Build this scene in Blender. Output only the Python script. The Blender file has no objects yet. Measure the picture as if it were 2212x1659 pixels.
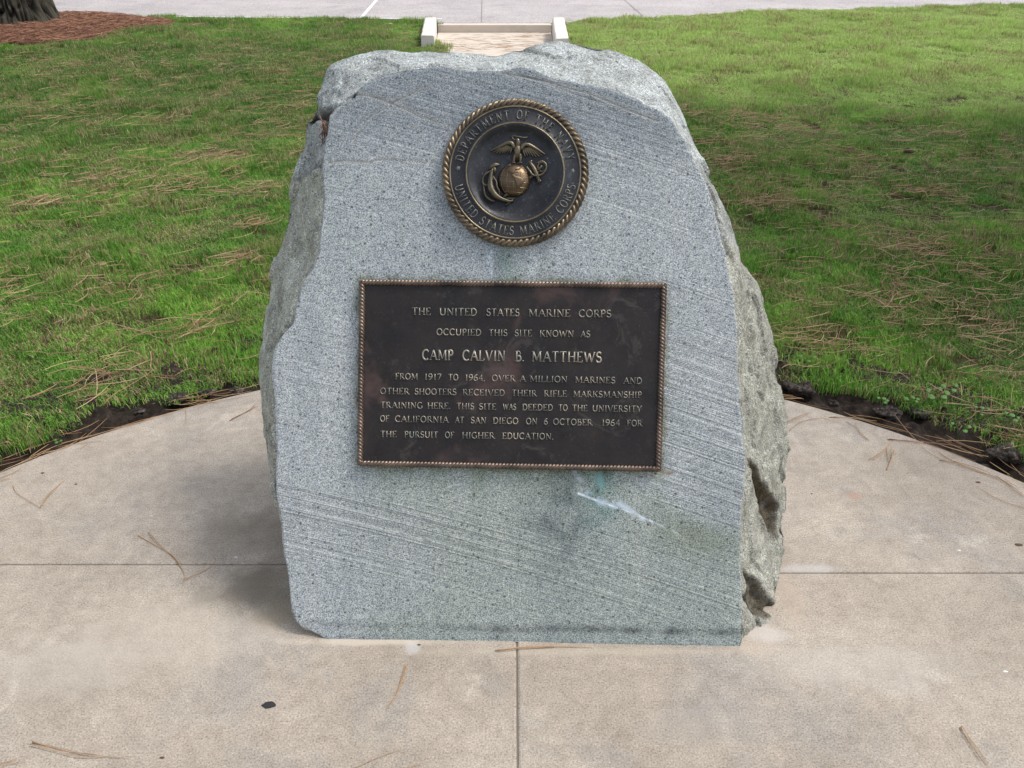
import bpy, math, random
import numpy as np
from mathutils import Vector, Matrix

R = math.radians
rng = np.random.default_rng(7)
random.seed(7)
scene = bpy.context.scene
COL = scene.collection

# ------------------------------------------------------------------ camera
PITCH, CAMH, FPX = R(31.5), 1.6, 1726.0      # focal length counted on a 2212 px wide picture
cam_d = bpy.data.cameras.new('camera')
cam_d.sensor_width = 36.0
cam_d.lens = FPX / 2212 * 36.0
cam_d.clip_start = 0.05
cam_d.clip_end = 3000
cam = bpy.data.objects.new('camera', cam_d)
cam.location = (0, 0, CAMH)
cam.rotation_euler = (R(90) - PITCH, 0, 0)
COL.objects.link(cam)
scene.camera = cam

# ------------------------------------------------------------------ light
SUN_DIR = Vector((0.52, 0.10, 0.85)).normalized()     # towards the sun
w = bpy.data.worlds.new('World'); scene.world = w; w.use_nodes = True
wn = w.node_tree.nodes; wl = w.node_tree.links
bg = wn['Background']
sky = wn.new('ShaderNodeTexSky'); sky.sky_type = 'NISHITA'; sky.sun_disc = False
sky.sun_elevation = math.asin(SUN_DIR.z)
sky.sun_rotation = math.atan2(SUN_DIR.x, SUN_DIR.y)
sky.dust_density = 2.5; sky.air_density = 1.0; sky.ozone_density = 1.0
hs = wn.new('ShaderNodeHueSaturation'); hs.inputs['Saturation'].default_value = 0.42
wl.new(sky.outputs[0], hs.inputs['Color']); wl.new(hs.outputs[0], bg.inputs['Color'])
bg.inputs['Strength'].default_value = 0.15
sd = bpy.data.lights.new('sun', 'SUN'); sd.energy = 1.35; sd.angle = R(15); sd.color = (1.0, 0.95, 0.88)
sun = bpy.data.objects.new('sun', sd); COL.objects.link(sun)
sun.rotation_euler = SUN_DIR.to_track_quat('Z', 'Y').to_euler()
sun.location = (4, 2, 12)
vs = scene.view_settings
vs.view_transform = 'Standard'; vs.look = 'None'; vs.gamma = 1; vs.use_curve_mapping = False
vs.exposure = 0.82

# ------------------------------------------------------------------ geometry helpers
cp, sp = math.cos(PITCH), math.sin(PITCH)
def ray(px, py):
    u = (px - 1106) / FPX; v = (py - 829.5) / FPX
    return np.array([u, cp - v * sp, -sp - v * cp])
def gnd(px, py, z=0.0):
    d = ray(px, py); t = (z - CAMH) / d[2]
    return np.array([d[0] * t, d[1] * t, z])

ALPHA, YAW = R(28.5), R(-1.3)
STONE_O = np.array([0.0, 1.372, 0.0])
ca, sa = math.cos(ALPHA), math.sin(ALPHA); cy_, sy_ = math.cos(YAW), math.sin(YAW)
ROTZ = np.array([[cy_, -sy_, 0], [sy_, cy_, 0], [0, 0, 1]])
E_S = ROTZ @ np.array([1, 0, 0]); E_T = ROTZ @ np.array([0, sa, ca]); E_N = ROTZ @ np.array([0, -ca, sa])
def stn(px, py, n=0.0):                      # point of the stone's face plane, raised by n: (s, t)
    d = ray(px, py); c0 = np.array([0, 0, CAMH])
    k = (n - np.dot(c0 - STONE_O, E_N)) / np.dot(d, E_N)
    p = c0 + d * k - STONE_O
    return np.array([np.dot(p, E_S), np.dot(p, E_T)])
def loc3(s, t, n):                           # face coordinates -> stone's own coordinates
    s = np.asarray(s, float); t = np.asarray(t, float); n = np.asarray(n, float)
    return np.stack(np.broadcast_arrays(s, t * sa - n * ca, t * ca + n * sa), -1)

def mesh_obj(name, verts, faces, mat=None, parent=None, smooth=True, attrs=None):
    me = bpy.data.meshes.new(name)
    verts = np.asarray(verts, np.float32).reshape(-1, 3)
    if isinstance(faces, np.ndarray):
        k = faces.shape[1]; nf = len(faces)
        me.vertices.add(len(verts)); me.vertices.foreach_set('co', verts.ravel())
        me.loops.add(nf * k); me.loops.foreach_set('vertex_index', faces.astype(np.int32).ravel())
        me.polygons.add(nf); me.polygons.foreach_set('loop_start', np.arange(0, nf * k, k, dtype=np.int32))
        me.update(calc_edges=True)
    else:
        me.from_pydata([tuple(map(float, v)) for v in verts], [], faces)
    me.validate()
    if smooth and len(me.polygons):
        me.polygons.foreach_set('use_smooth', np.ones(len(me.polygons), bool))
    if attrs:
        for an, data in attrs.items():
            data = np.asarray(data, np.float32)
            if data.ndim == 1:
                a = me.attributes.new(an, 'FLOAT', 'POINT'); a.data.foreach_set('value', data)
            else:
                if data.shape[1] == 3: data = np.hstack([data, np.ones((len(data), 1), np.float32)])
                a = me.attributes.new(an, 'FLOAT_COLOR', 'POINT'); a.data.foreach_set('color', data.astype(np.float32).ravel())
    me.update()
    o = bpy.data.objects.new(name, me); COL.objects.link(o)
    if mat: me.materials.append(mat)
    if parent: o.parent = parent
    return o
def empty(name, loc, rz=0.0):
    o = bpy.data.objects.new(name, None); COL.objects.link(o)
    o.location = loc; o.rotation_euler = (0, 0, rz); o.empty_display_size = 0.1
    return o
def tag(o, label=None, cat=None, group=None, kind=None):
    if label: o['label'] = label
    if cat: o['category'] = cat
    if group: o['group'] = group
    if kind: o['kind'] = kind
    return o

class MB:
    """collects pieces into one mesh"""
    def __init__(self): self.v = []; self.f = []; self.n = 0; self.at = []
    def add(self, v, f, a=None):
        v = np.asarray(v, float).reshape(-1, 3)
        self.v.append(v)
        self.f.extend([tuple(int(i) + self.n for i in q) for q in f]); self.n += len(v)
        self.at.append(np.full(len(v), 0.0 if a is None else a))
    def box(self, x0, x1, y0, y1, z0, z1):
        v = [(x, y, z) for z in (z0, z1) for y in (y0, y1) for x in (x0, x1)]
        self.add(v, [(0, 2, 3, 1), (4, 5, 7, 6), (0, 1, 5, 4), (2, 6, 7, 3), (0, 4, 6, 2), (1, 3, 7, 5)])
    def build(self, name, mat, parent=None, smooth=True):
        return mesh_obj(name, np.vstack(self.v), self.f, mat, parent, smooth, {'rnd': np.concatenate(self.at)})

def frames(P, closed=False, up=(0, 0, 1)):
    P = np.asarray(P, float)
    if closed: T = np.roll(P, -1, 0) - np.roll(P, 1, 0)
    else: T = np.gradient(P, axis=0)
    T /= np.linalg.norm(T, axis=1, keepdims=True) + 1e-12
    U = np.array(up, float)[None] * np.ones((len(P), 1))
    S = np.cross(T, U); ln = np.linalg.norm(S, axis=1, keepdims=True)
    S = np.where(ln > 1e-6, S / np.maximum(ln, 1e-9), np.array([[1.0, 0, 0]]))
    N = np.cross(S, T)
    return T, S, N
def tube(P, r, k=6, closed=False, up=(0, 0, 1), strands=0, twist=0.0, flat=1.0, deep=.32):
    P = np.asarray(P, float); m = len(P)
    r = np.broadcast_to(np.asarray(r, float), (m,))
    T, S, N = frames(P, closed, up)
    ph = np.arange(k) / k * 2 * np.pi
    rad = np.ones((m, k)) * r[:, None]
    if strands:
        seg = np.linalg.norm(np.diff(P, axis=0), axis=1); L = np.concatenate([[0], np.cumsum(seg)])
        a = ph[None] * strands / 2 - (L * twist)[:, None] * np.pi
        rad = rad * (1 - deep + deep * np.abs(np.cos(a)) ** 0.7)
    V = P[:, None] + S[:, None] * (np.cos(ph)[None, :, None] * rad[..., None]) + N[:, None] * (np.sin(ph)[None, :, None] * rad[..., None] * flat)
    F = []
    for i in range(m if closed else m - 1):
        j = (i + 1) % m
        for a in range(k):
            b = (a + 1) % k
            F.append((i * k + a, i * k + b, j * k + b, j * k + a))
    if not closed:
        F.append(tuple(range(k))[::-1]); F.append(tuple((m - 1) * k + a for a in range(k)))
    return V.reshape(-1, 3), F
def spline(pts, n):
    pts = np.asarray(pts, float); d = np.concatenate([[0], np.cumsum(np.linalg.norm(np.diff(pts, axis=0), axis=1))])
    P = np.vstack([2 * pts[0] - pts[1], pts, 2 * pts[-1] - pts[-2]])
    out = []
    for x in np.linspace(0, d[-1], n):
        i = min(max(int(np.searchsorted(d, x, side='right')) - 1, 0), len(pts) - 2)
        u = (x - d[i]) / max(d[i + 1] - d[i], 1e-9)
        p0, p1, p2, p3 = P[i], P[i + 1], P[i + 2], P[i + 3]
        out.append(.5 * ((2 * p1) + (-p0 + p2) * u + (2 * p0 - 5 * p1 + 4 * p2 - p3) * u * u + (-p0 + 3 * p1 - 3 * p2 + p3) * u ** 3))
    return np.array(out)

# numpy noise
def _h(ix, iy, iz, seed):
    n = (ix.astype(np.int64) * 374761393 + iy.astype(np.int64) * 668265263 + iz.astype(np.int64) * 2147483647 + seed * 1274126177) & 0x7fffffff
    n = ((n ^ (n >> 13)) * 1103515245 + 12345) & 0x7fffffff
    n = ((n ^ (n >> 15)) * 1911520717) & 0x7fffffff
    return ((n >> 3) & 0xffff) / 65535.0 * 2 - 1
def noise(p, seed=0):
    p = np.asarray(p, float); i = np.floor(p).astype(np.int64); f = p - i
    f = f * f * f * (f * (f * 6 - 15) + 10); r = 0
    for dx in (0, 1):
        wx = f[..., 0] if dx else 1 - f[..., 0]
        for dy in (0, 1):
            wy = f[..., 1] if dy else 1 - f[..., 1]
            for dz in (0, 1):
                wz = f[..., 2] if dz else 1 - f[..., 2]
                r = r + _h(i[..., 0] + dx, i[..., 1] + dy, i[..., 2] + dz, seed) * wx * wy * wz
    return r
def fbm(p, octv=4, seed=0, gain=.5):
    a = 1; s = 0; t = 0
    for k in range(octv):
        s = s + a * noise(np.asarray(p) * 2 ** k, seed + k * 17); t += a; a *= gain
    return s / t
def sstep(a, b, x): u = np.clip((x - a) / (b - a), 0, 1); return u * u * (3 - 2 * u)
def segdist(p, pts):
    best = np.full(len(p), 1e9); along = np.zeros(len(p)); L = 0
    for a, b in zip(pts[:-1], pts[1:]):
        ab = b - a; l2 = np.dot(ab, ab); u = np.clip(((p - a) @ ab) / l2, 0, 1)
        d = np.linalg.norm(p - a - u[:, None] * ab, axis=1); m = d < best
        along[m] = L + u[m] * math.sqrt(l2); best[m] = d[m]; L += math.sqrt(l2)
    return best, along / L
def inpoly(p, poly):
    x, y = p[:, 0], p[:, 1]; c = np.zeros(len(p), bool); j = len(poly) - 1
    for i in range(len(poly)):
        xi, yi = poly[i]; xj, yj = poly[j]
        with np.errstate(divide='ignore', invalid='ignore'):
            m = ((yi > y) != (yj > y)) & (x < (xj - xi) * (y - yi) / (yj - yi + 1e-15) + xi)
        c ^= m; j = i
    return c

# ------------------------------------------------------------------ material helper
class M:
    def __init__(self, name, rough=.8, metal=0.0, spec=.4):
        self.m = bpy.data.materials.new(name); self.m.use_nodes = True
        self.t = self.m.node_tree; self.p = self.t.nodes['Principled BSDF']
        self.p.inputs['Roughness'].default_value = rough; self.p.inputs['Metallic'].default_value = metal
        self.p.inputs['Specular IOR Level'].default_value = spec
        self._c = None
    def n(self, typ, ins=None, **kw):
        nd = self.t.nodes.new(typ)
        for k, v in kw.items(): setattr(nd, k, v)
        if ins:
            for k, v in ins.items(): self.set(nd.inputs[k], v)
        return nd
    def set(self, sock, v):
        if isinstance(v, bpy.types.NodeSocket): self.t.links.new(v, sock)
        else: sock.default_value = v
    @property
    def co(self):
        if not self._c: self._c = self.n('ShaderNodeTexCoord').outputs['Object']
        return self._c
    @property
    def pos(self):
        return self.n('ShaderNodeNewGeometry').outputs['Position']
    def noise(self, sc, det=2, rough=.5, vec=None, dist=0, lac=2):
        return self.n('ShaderNodeTexNoise', {'Vector': vec or self.co, 'Scale': sc, 'Detail': det, 'Roughness': rough, 'Distortion': dist}).outputs['Fac']
    def ramp(self, f, stops):
        nd = self.n('ShaderNodeValToRGB', {'Fac': f}); e = nd.color_ramp.elements
        while len(e) < len(stops): e.new(.5)
        for q, (x, c) in zip(e, stops):
            q.position = x; q.color = (*c, 1) if len(c) == 3 else c
        return nd.outputs['Color']
    def map(self, f, a, b, c=0., d=1., smooth=False):
        return self.n('ShaderNodeMapRange', {'Value': f, 'From Min': a, 'From Max': b, 'To Min': c, 'To Max': d}, interpolation_type='SMOOTHSTEP' if smooth else 'LINEAR').outputs[0]
    def mix(self, f, a, b, mode='MIX'):
        nd = self.n('ShaderNodeMix', data_type='RGBA', blend_type=mode)
        self.set(nd.inputs[0], f)
        for i, v in ((6, a), (7, b)):
            if not isinstance(v, bpy.types.NodeSocket) and len(v) == 3: v = (*v, 1)
            self.set(nd.inputs[i], v)
        return nd.outputs[2]
    def math(self, op, a, b=0.0):
        nd = self.n('ShaderNodeMath', operation=op); self.set(nd.inputs[0], a); self.set(nd.inputs[1], b); return nd.outputs[0]
    def attr(self, name, col=False):
        return self.n('ShaderNodeAttribute', attribute_name=name).outputs['Color' if col else 'Fac']
    def color(self, c): self.set(self.p.inputs['Base Color'], c if isinstance(c, bpy.types.NodeSocket) or len(c) == 4 else (*c, 1)); return self
    def bump(self, h, dist=.001, strength=1.0):
        prev = self.p.inputs['Normal'].links
        ins = {'Height': h, 'Distance': dist, 'Strength': strength}
        if prev: ins['Normal'] = prev[0].from_socket
        nd = self.n('ShaderNodeBump', ins); self.t.links.new(nd.outputs[0], self.p.inputs['Normal']); return self
    def blob(self, x, y, rx, ry, rot=0.0, soft=.5, jitter=.35, jsc=6.0):
        """0..1 mask of a ragged spot on the ground"""
        mp = self.n('ShaderNodeMapping', {'Vector': self.pos, 'Location': (x, y, 0), 'Rotation': (0, 0, rot), 'Scale': (rx, ry, 1e4)}, vector_type='TEXTURE')
        ln = self.n('ShaderNodeVectorMath', {0: mp.outputs[0]}, operation='LENGTH').outputs['Value']
        j = self.math('MULTIPLY', self.math('SUBTRACT', self.noise(jsc, 5, .6, self.pos), .5), jitter * 3)
        return self.map(self.math('ADD', ln, j), 1 + soft, 1 - soft, 0, 1, True)

# ------------------------------------------------------------------ materials
def mk_concrete():
    m = M('concrete', .88, 0, .3); P = m.pos
    c = m.ramp(m.noise(1.7, 6, .62, P), [(.30, (.27, .232, .19)), (.5, (.345, .30, .25)), (.70, (.42, .37, .31))])
    gy = m.map(m.noise(2.6, 5, .65, P, .6), .5, .68, 0, .7, True)
    c = m.mix(gy, c, (.27, .25, .228))
    pale = m.map(m.noise(5.5, 6, .7, P, .4), .56, .72, 0, .5, True)
    c = m.mix(pale, c, (.50, .45, .385))
    st = m.n('ShaderNodeMapping', {'Vector': P, 'Rotation': (0, 0, .12), 'Scale': (2.2, 14, 4)}).outputs[0]
    c = m.mix(m.map(m.noise(3, 5, .6, st), .5, .75, 0, .28, True), c, (.26, .215, .175))
    sp_ = m.ramp(m.noise(230, 2, .75, P), [(.30, (.42, .40, .38)), (.45, (.88, .88, .87)), (.56, (1.05, 1.05, 1.04)), (.72, (1.45, 1.44, 1.4))])
    c = m.mix(.85, c, sp_, 'MULTIPLY')
    c = m.mix(.75, c, m.ramp(m.noise(24, 6, .72, P, .5), [(.3, (.78, .76, .74)), (.48, (.98, .98, .98)), (.7, (1.20, 1.20, 1.19))]), 'MULTIPLY')
    pit = m.n('ShaderNodeTexVoronoi', {'Vector': P, 'Scale': 75.0, 'Randomness': 1.0}).outputs['Distance']
    c = m.mix(m.map(pit, .06, .12, .45, 0), c, (.16, .13, .11))
    # stains that belong to the slab
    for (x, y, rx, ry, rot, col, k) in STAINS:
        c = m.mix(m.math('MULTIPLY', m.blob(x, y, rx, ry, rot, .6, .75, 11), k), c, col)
    m.color(c)
    m.bump(m.noise(260, 3, .7, P), .0012, .6); m.bump(m.noise(28, 4, .6, P), .002, .35)
    return m.m
def G(px, py): q = gnd(px, py); return float(q[0]), float(q[1])
STAINS = []
def stain(px, py, wpx, hpx, col, k, rot=0.0):
    a = gnd(px - wpx, py); b = gnd(px + wpx, py); c_ = gnd(px, py - hpx); d = gnd(px, py + hpx)
    STAINS.append((*G(px, py), abs(b[0] - a[0]) / 2, abs(c_[1] - d[1]) / 2, rot, tuple(x * .78 for x in col), k))
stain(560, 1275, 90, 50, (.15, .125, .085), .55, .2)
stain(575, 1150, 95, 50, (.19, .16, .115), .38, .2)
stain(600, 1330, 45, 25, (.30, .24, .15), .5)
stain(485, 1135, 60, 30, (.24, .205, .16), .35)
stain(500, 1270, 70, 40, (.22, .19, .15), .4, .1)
stain(1745, 1229, 60, 9, (.60, .58, .56), .5)
stain(1655, 1368, 38, 18, (.66, .60, .55), .6)
stain(1620, 1400, 50, 14, (.58, .48, .38), .4)
stain(1705, 1290, 25, 60, (.48, .38, .30), .35)
stain(890, 1396, 15, 12, (.62, .62, .63), .55)
stain(800, 1386, 150, 8, (.66, .58, .48), .7)
stain(1300, 1407, 330, 8, (.56, .49, .39), .4)
stain(1846, 1071, 14, 8, (.50, .28, .19), .4)
stain(2060, 920, 160, 30, (.52, .49, .45), .5, -.25)
stain(350, 1380, 230, 70, (.56, .50, .42), .35)
stain(120, 1440, 160, 60, (.56, .51, .44), .3)
stain(1850, 1440, 200, 50, (.56, .52, .46), .3)
stain(1500, 1560, 120, 40, (.36, .33, .30), .3)
CONC = mk_concrete()

def mk_soil():
    m = M('dark_soil', .95, 0, .2); P = m.pos
    c = m.ramp(m.noise(40, 5, .7, P), [(.3, (.012, .009, .007)), (.55, (.035, .026, .02)), (.75, (.085, .065, .052))])
    m.color(c); m.bump(m.noise(120, 5, .7, P), .006, .9); return m.m
SOIL = mk_soil()
def mk_lawnbase():
    m = M('thatch', .95, 0, .15); P = m.pos
    c = m.ramp(m.noise(60, 5, .7, P), [(.3, (.015, .015, .006)), (.5, (.045, .042, .016)), (.7, (.13, .10, .05))])
    far = m.ramp(m.noise(1.2, 6, .7, P), [(.3, (.045, .075, .018)), (.7, (.09, .14, .035))])
    d = m.n('ShaderNodeVectorMath', {0: P}, operation='LENGTH').outputs['Value']
    c = m.mix(m.map(d, 16, 20), c, far)
    m.color(c); m.bump(m.noise(90, 4, .7, P), .01, .7); return m.m
LAWN = mk_lawnbase()
def mk_road():
    m = M('road_aggregate', .85, 0, .3); P = m.pos
    c = m.ramp(m.noise(.8, 5, .6, P), [(.3, (.36, .335, .33)), (.7, (.48, .45, .44))])
    c = m.mix(m.map(m.noise(3.0, 4, .6, P), .52, .7, 0, .4, True), c, (.27, .25, .25))
    # the paving nearest the step is a darker grey
    c = m.mix(.9, c, m.ramp(m.noise(70, 3, .8, P), [(.34, (.38, .36, .36)), (.5, (.94, .92, .92)), (.66, (1.38, 1.36, 1.36))]), 'MULTIPLY')
    m.color(c); m.bump(m.noise(150, 3, .7, P), .003, .5); return m.m
ROAD = mk_road()
def mk_palecon(name, base, dirt=.5):
    m = M(name, .85, 0, .3); P = m.pos
    c = m.mix(m.map(m.noise(7, 6, .65, P), .45, .7, 0, dirt, True), base, tuple(x * .68 for x in base))
    c = m.mix(.6, c, m.ramp(m.noise(160, 2, .7, P), [(.35, (.75, .74, .73)), (.6, (1.05, 1.05, 1.05))]), 'MULTIPLY')
    m.color(c); m.bump(m.noise(200, 3, .7, P), .0015, .6); return m.m
KERB = mk_palecon('pale_kerb_concrete', (.66, .61, .56), .35)
PATHM = mk_palecon('path_concrete', (.58, .51, .43), .5)
STRIPE = mk_palecon('worn_white_paint', (.80, .80, .78), .4)

def mk_granite():
    m = M('granite', .62, 0, .35); co = m.co
    face = m.attr('face'); tint = m.attr('tint', True)
    a = m.noise(330, 2, .95, co)
    c = m.ramp(a, [(.29, (.025, .029, .034)), (.41, (.145, .163, .176)), (.50, (.315, .345, .360)), (.60, (.50, .53, .545)), (.74, (.76, .785, .79))])
    g2 = m.noise(110, 3, .6, co)
    c = m.mix(.65, c, m.ramp(g2, [(.35, (.72, .73, .76)), (.5, (1, 1, 1)), (.65, (1.18, 1.18, 1.16))]), 'MULTIPLY')
    # feldspar warmth and dark mica clots
    c = m.mix(m.map(m.noise(190, 1, .5, co), .60, .68, 0, .45), c, (.50, .47, .37))
    v = m.n('ShaderNodeTexVoronoi', {'Vector': co, 'Scale': 62.0, 'Randomness': 1.0}); 
    sel = m.map(m.n('ShaderNodeSeparateColor', {0: v.outputs['Color']}).outputs[0], .60, .62)
    c = m.mix(m.math('MULTIPLY', m.map(v.outputs['Distance'], .12, .24, .8, 0), sel), c, (.035, .04, .05))
    rough = m.mix(1, c, m.ramp(m.noise(16, 5, .7, co, .3), [(.3, (.50, .475, .42)), (.5, (.90, .87, .79)), (.68, (1.22, 1.19, 1.10))]), 'MULTIPLY')
    rough = m.mix(.8, rough, m.ramp(m.noise(170, 3, .85, co), [(.34, (.42, .42, .41)), (.48, (.95, .95, .95)), (.64, (1.35, 1.35, 1.34))]), 'MULTIPLY')
    c = m.mix(face, rough, c)
    # saw kerfs on the face: shallow arcs, light where the blade bruised the stone
    kerf = m.attr('kerf'); kmask = m.attr('kmask')
    k1 = m.n('ShaderNodeTexNoise', {'W': kerf, 'Scale': 62.0, 'Detail': 4.0, 'Roughness': .8}, noise_dimensions='1D').outputs['Fac']
    lines = m.map(k1, .55, .63, 0, 1)
    dark = m.map(k1, .44, .34, 0, 1)
    brk = m.map(m.noise(9, 4, .7, co), .38, .55)
    lm = m.math('MULTIPLY', m.math('MULTIPLY', lines, kmask), brk)
    c = m.mix(m.math('MULTIPLY', lm, .33), c, (.72, .73, .70))
    c = m.mix(m.math('MULTIPLY', m.math('MULTIPLY', dark, kmask), .38), c, (.13, .135, .14))
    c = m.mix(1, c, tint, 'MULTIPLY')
    c = m.mix(m.attr('paint'), c, m.attr('paintc', True))
    m.color(c)
    m.bump(m.math('MULTIPLY', m.math('SUBTRACT', k1, .5), kmask), .006, 1.0)
    m.bump(a, .0012, .35)
    rb = m.math('MULTIPLY', m.noise(70, 5, .75, co), m.math('SUBTRACT', 1.0, face))
    m.bump(rb, .009, 1.0)
    return m.m
GRAN = mk_granite()

def mk_bronze(name, dark, lite, gold=.2, rough=.42, patina=.25, metal=.75, red=0.0):
    m = M(name, rough, metal, .5); co = m.co
    c = m.mix(m.map(m.noise(14, 5, .65, co), .35, .7), dark, lite)
    if red: 
        c = m.mix(m.map(m.noise(5, 4, .6, co, .5), .52, .68, 0, red, True), c, (.20, .11, .095))
        c = m.mix(m.map(m.noise(9, 6, .75, co, 1.2), .55, .64, 0, .5, True), c, (.075, .062, .055))
    c = m.mix(m.map(m.noise(160, 3, .7, co), .62, .72, 0, patina), c, (.24, .32, .31))
    c = m.mix(m.map(m.noise(22, 5, .7, co), .58, .75, 0, patina, True), c, (.13, .19, .19))
    m.color(c)
    m.set(m.p.inputs['Roughness'], m.map(m.noise(30, 4, .6, co), .3, .7, rough - .10, rough + .16))
    m.bump(m.noise(260, 3, .7, co), .0007, .6)
    return m.m
BR_FIELD = mk_bronze('plaque_bronze_field', (.014, .011, .011), (.028, .022, .020), patina=.12, rough=.5, metal=.45, red=.32)
BR_LET = mk_bronze('lettering_bronze', (.20, .20, .18), (.42, .36, .275), rough=.42, patina=.6, metal=.55)
BR_ROPE = mk_bronze('rope_bronze', (.06, .046, .038), (.23, .165, .125), rough=.36, patina=.3, metal=.7)
BR_MROPE = mk_bronze('medallion_rope_bronze', (.055, .046, .036), (.25, .19, .12), rough=.33, patina=.12, metal=.8)
BR_DISC = mk_bronze('medallion_bronze', (.020, .021, .024), (.045, .045, .05), rough=.4, patina=.42, metal=.6)
BR_RING = mk_bronze('ring_bronze', (.13, .105, .07), (.32, .255, .15), rough=.3, patina=.1, metal=.85)
BR_EMB = mk_bronze('emblem_bronze', (.06, .054, .04), (.18, .145, .095), rough=.34, patina=.3, metal=.8)
BR_GLOBE = mk_bronze('globe_bronze', (.08, .06, .04), (.17, .115, .072), rough=.40, patina=.05, metal=.85)
BR_MLET = mk_bronze('medallion_lettering_bronze', (.10, .11, .11), (.22, .20, .15), rough=.4, patina=.5, metal=.6)

def mk_grass():
    m = M('grass_blade', .55, 0, .25); P = m.pos; r = m.attr('rnd')
    patch = m.noise(1.1, 5, .62, P)
    green = m.ramp(patch, [(.36, (.050, .17, .018)), (.5, (.105, .28, .030)), (.62, (.22, .44, .060))])
    green = m.mix(m.map(m.noise(5.5, 5, .7, P), .48, .66, 0, .9, True), green, (.034, .115, .012))
    green = m.mix(m.map(m.noise(13, 4, .7, P), .54, .68, 0, .7, True), green, (.30, .50, .06))
    green = m.mix(m.map(r, .3, 1, 0, .45), green, (.30, .48, .09))
    sun_turf = m.blob(5.4, 10.4, 5.8, 3.6, 0, .35, .3, .8)  # sunlit part of the lawn, painted into the blade colour
    green = m.mix(m.math('MULTIPLY', sun_turf, .75), green, (.52, .68, .20))
    dim_turf = m.blob(-3.6, 8.2, 3.0, 2.6, 0, .4, .4, .8)  # turf under the left pine: shade and needle-litter tone put into the colour
    green = m.mix(m.math('MULTIPLY', dim_turf, .5), green, (.055, .12, .025))
    thr = m.map(m.noise(3.1, 6, .72, P, .6), .42, .64, .93, .35, True)
    straw = m.map(m.math('SUBTRACT', m.math('FRACT', m.math('MULTIPLY', r, 7.31)), thr), 0, .03)
    c = m.mix(straw, green, m.ramp(m.math('FRACT', m.math('MULTIPLY', r, 31.7)), [(0, (.17, .105, .05)), (1, (.56, .45, .26))]))
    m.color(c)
    tr = m.n('ShaderNodeBsdfTranslucent', {'Color': c}); ms = m.n('ShaderNodeMixShader', {0: .22})
    out = m.t.nodes['Material Output']
    m.t.links.new(m.p.outputs[0], ms.inputs[1]); m.t.links.new(tr.outputs[0], ms.inputs[2]); m.t.links.new(ms.outputs[0], out.inputs['Surface'])
    return m.m
GRASS = mk_grass()
def mk_needle(name, a, b):
    m = M(name, .6, 0, .3); c = m.ramp(m.attr('rnd'), [(0, a), (1, b)])
    m.color(c); return m.m
NEEDLE = mk_needle('dry_pine_needle', (.26, .12, .055), (.52, .36, .19))
NEEDLE_L = mk_needle('straw_pine_needle', (.24, .125, .065), (.52, .37, .22))
NEEDLE_R = mk_needle('rusty_pine_needle', (.11, .045, .028), (.42, .22, .135))
def mk_mulch():
    m = M('needle_mulch', .9, 0, .2)
    m.color(m.ramp(m.noise(55, 5, .75, m.pos), [(.3, (.025, .012, .008)), (.5, (.09, .04, .026)), (.7, (.20, .10, .065))]))
    m.bump(m.noise(80, 4, .7, m.pos), .02, .8); return m.m
MULCH = mk_mulch()
def mk_bark():
    m = M('bark', .9, 0, .2); h = m.attr('ridge')
    c = m.mix(h, (.007, .006, .005), (.062, .055, .042))
    c = m.mix(m.map(m.noise(14, 5, .7), .45, .65, 0, .6), c, m.mix(h, (.007, .006, .005), (.046, .048, .032)))
    m.color(c); m.bump(m.noise(60, 5, .7), .01, .8); return m.m
BARK = mk_bark()
def flat_mat(name, c, rough=.6, c2=None):
    m = M(name, rough, 0, .35); m.color(m.mix(m.noise(60, 3, .6), c, c2 or tuple(x * .7 for x in c))); return m.m
PINE = flat_mat('pine_foliage', (.05, .085, .03), .6)
WEED = flat_mat('weed_leaf', (.075, .19, .03), .6)
GUM = flat_mat('blackened_gum', (.028, .026, .028), .7)
CHIP = flat_mat('white_chip', (.8, .78, .74), .7)
_p = M('earthy_stone', .95, 0, .15); _p.color(_p.ramp(_p.noise(70, 6, .75), [(.35, (.022, .017, .014)), (.52, (.07, .058, .05)), (.68, (.20, .175, .155))])); _p.bump(_p.noise(90, 5, .75), .012, 1.0)
PEB = _p.m
TWIG = flat_mat('brown_debris', (.10, .06, .04), .9)

# ------------------------------------------------------------------ ground
LP = [(0, 1021), (50, 1000), (99, 979), (198, 936), (330, 896), (430, 874), (556, 852)]
RP = [(1692, 861), (1877, 910), (2026, 963), (2109, 993), (2212, 1052)]
Q = np.array([gnd(*p)[:2] for p in LP + RP])
A = np.c_[2 * Q, np.ones(len(Q))]
sol = np.linalg.lstsq(A, (Q ** 2).sum(1), rcond=None)[0]
CX, CY = float(sol[0]), float(sol[1]); CR = math.sqrt(sol[2] + CX ** 2 + CY ** 2)
JX = 0.012; JL = 1.645; JR = 1.612
def lawn_z(x, y):
    x = np.asarray(x, float); y = np.asarray(y, float)
    d = np.hypot(x - CX, y - CY) - CR
    z = 0.0 + .09 * sstep(1.0, 9.5, d) + .012 * noise(np.stack([x * .7, y * .7, 0 * x], -1), 5)
    z = z + .05 * sstep(1.3, 4.0, x) * sstep(4, 9, y)
    z = np.where(y > 13.5, np.minimum(z, .06), z)
    return z

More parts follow.
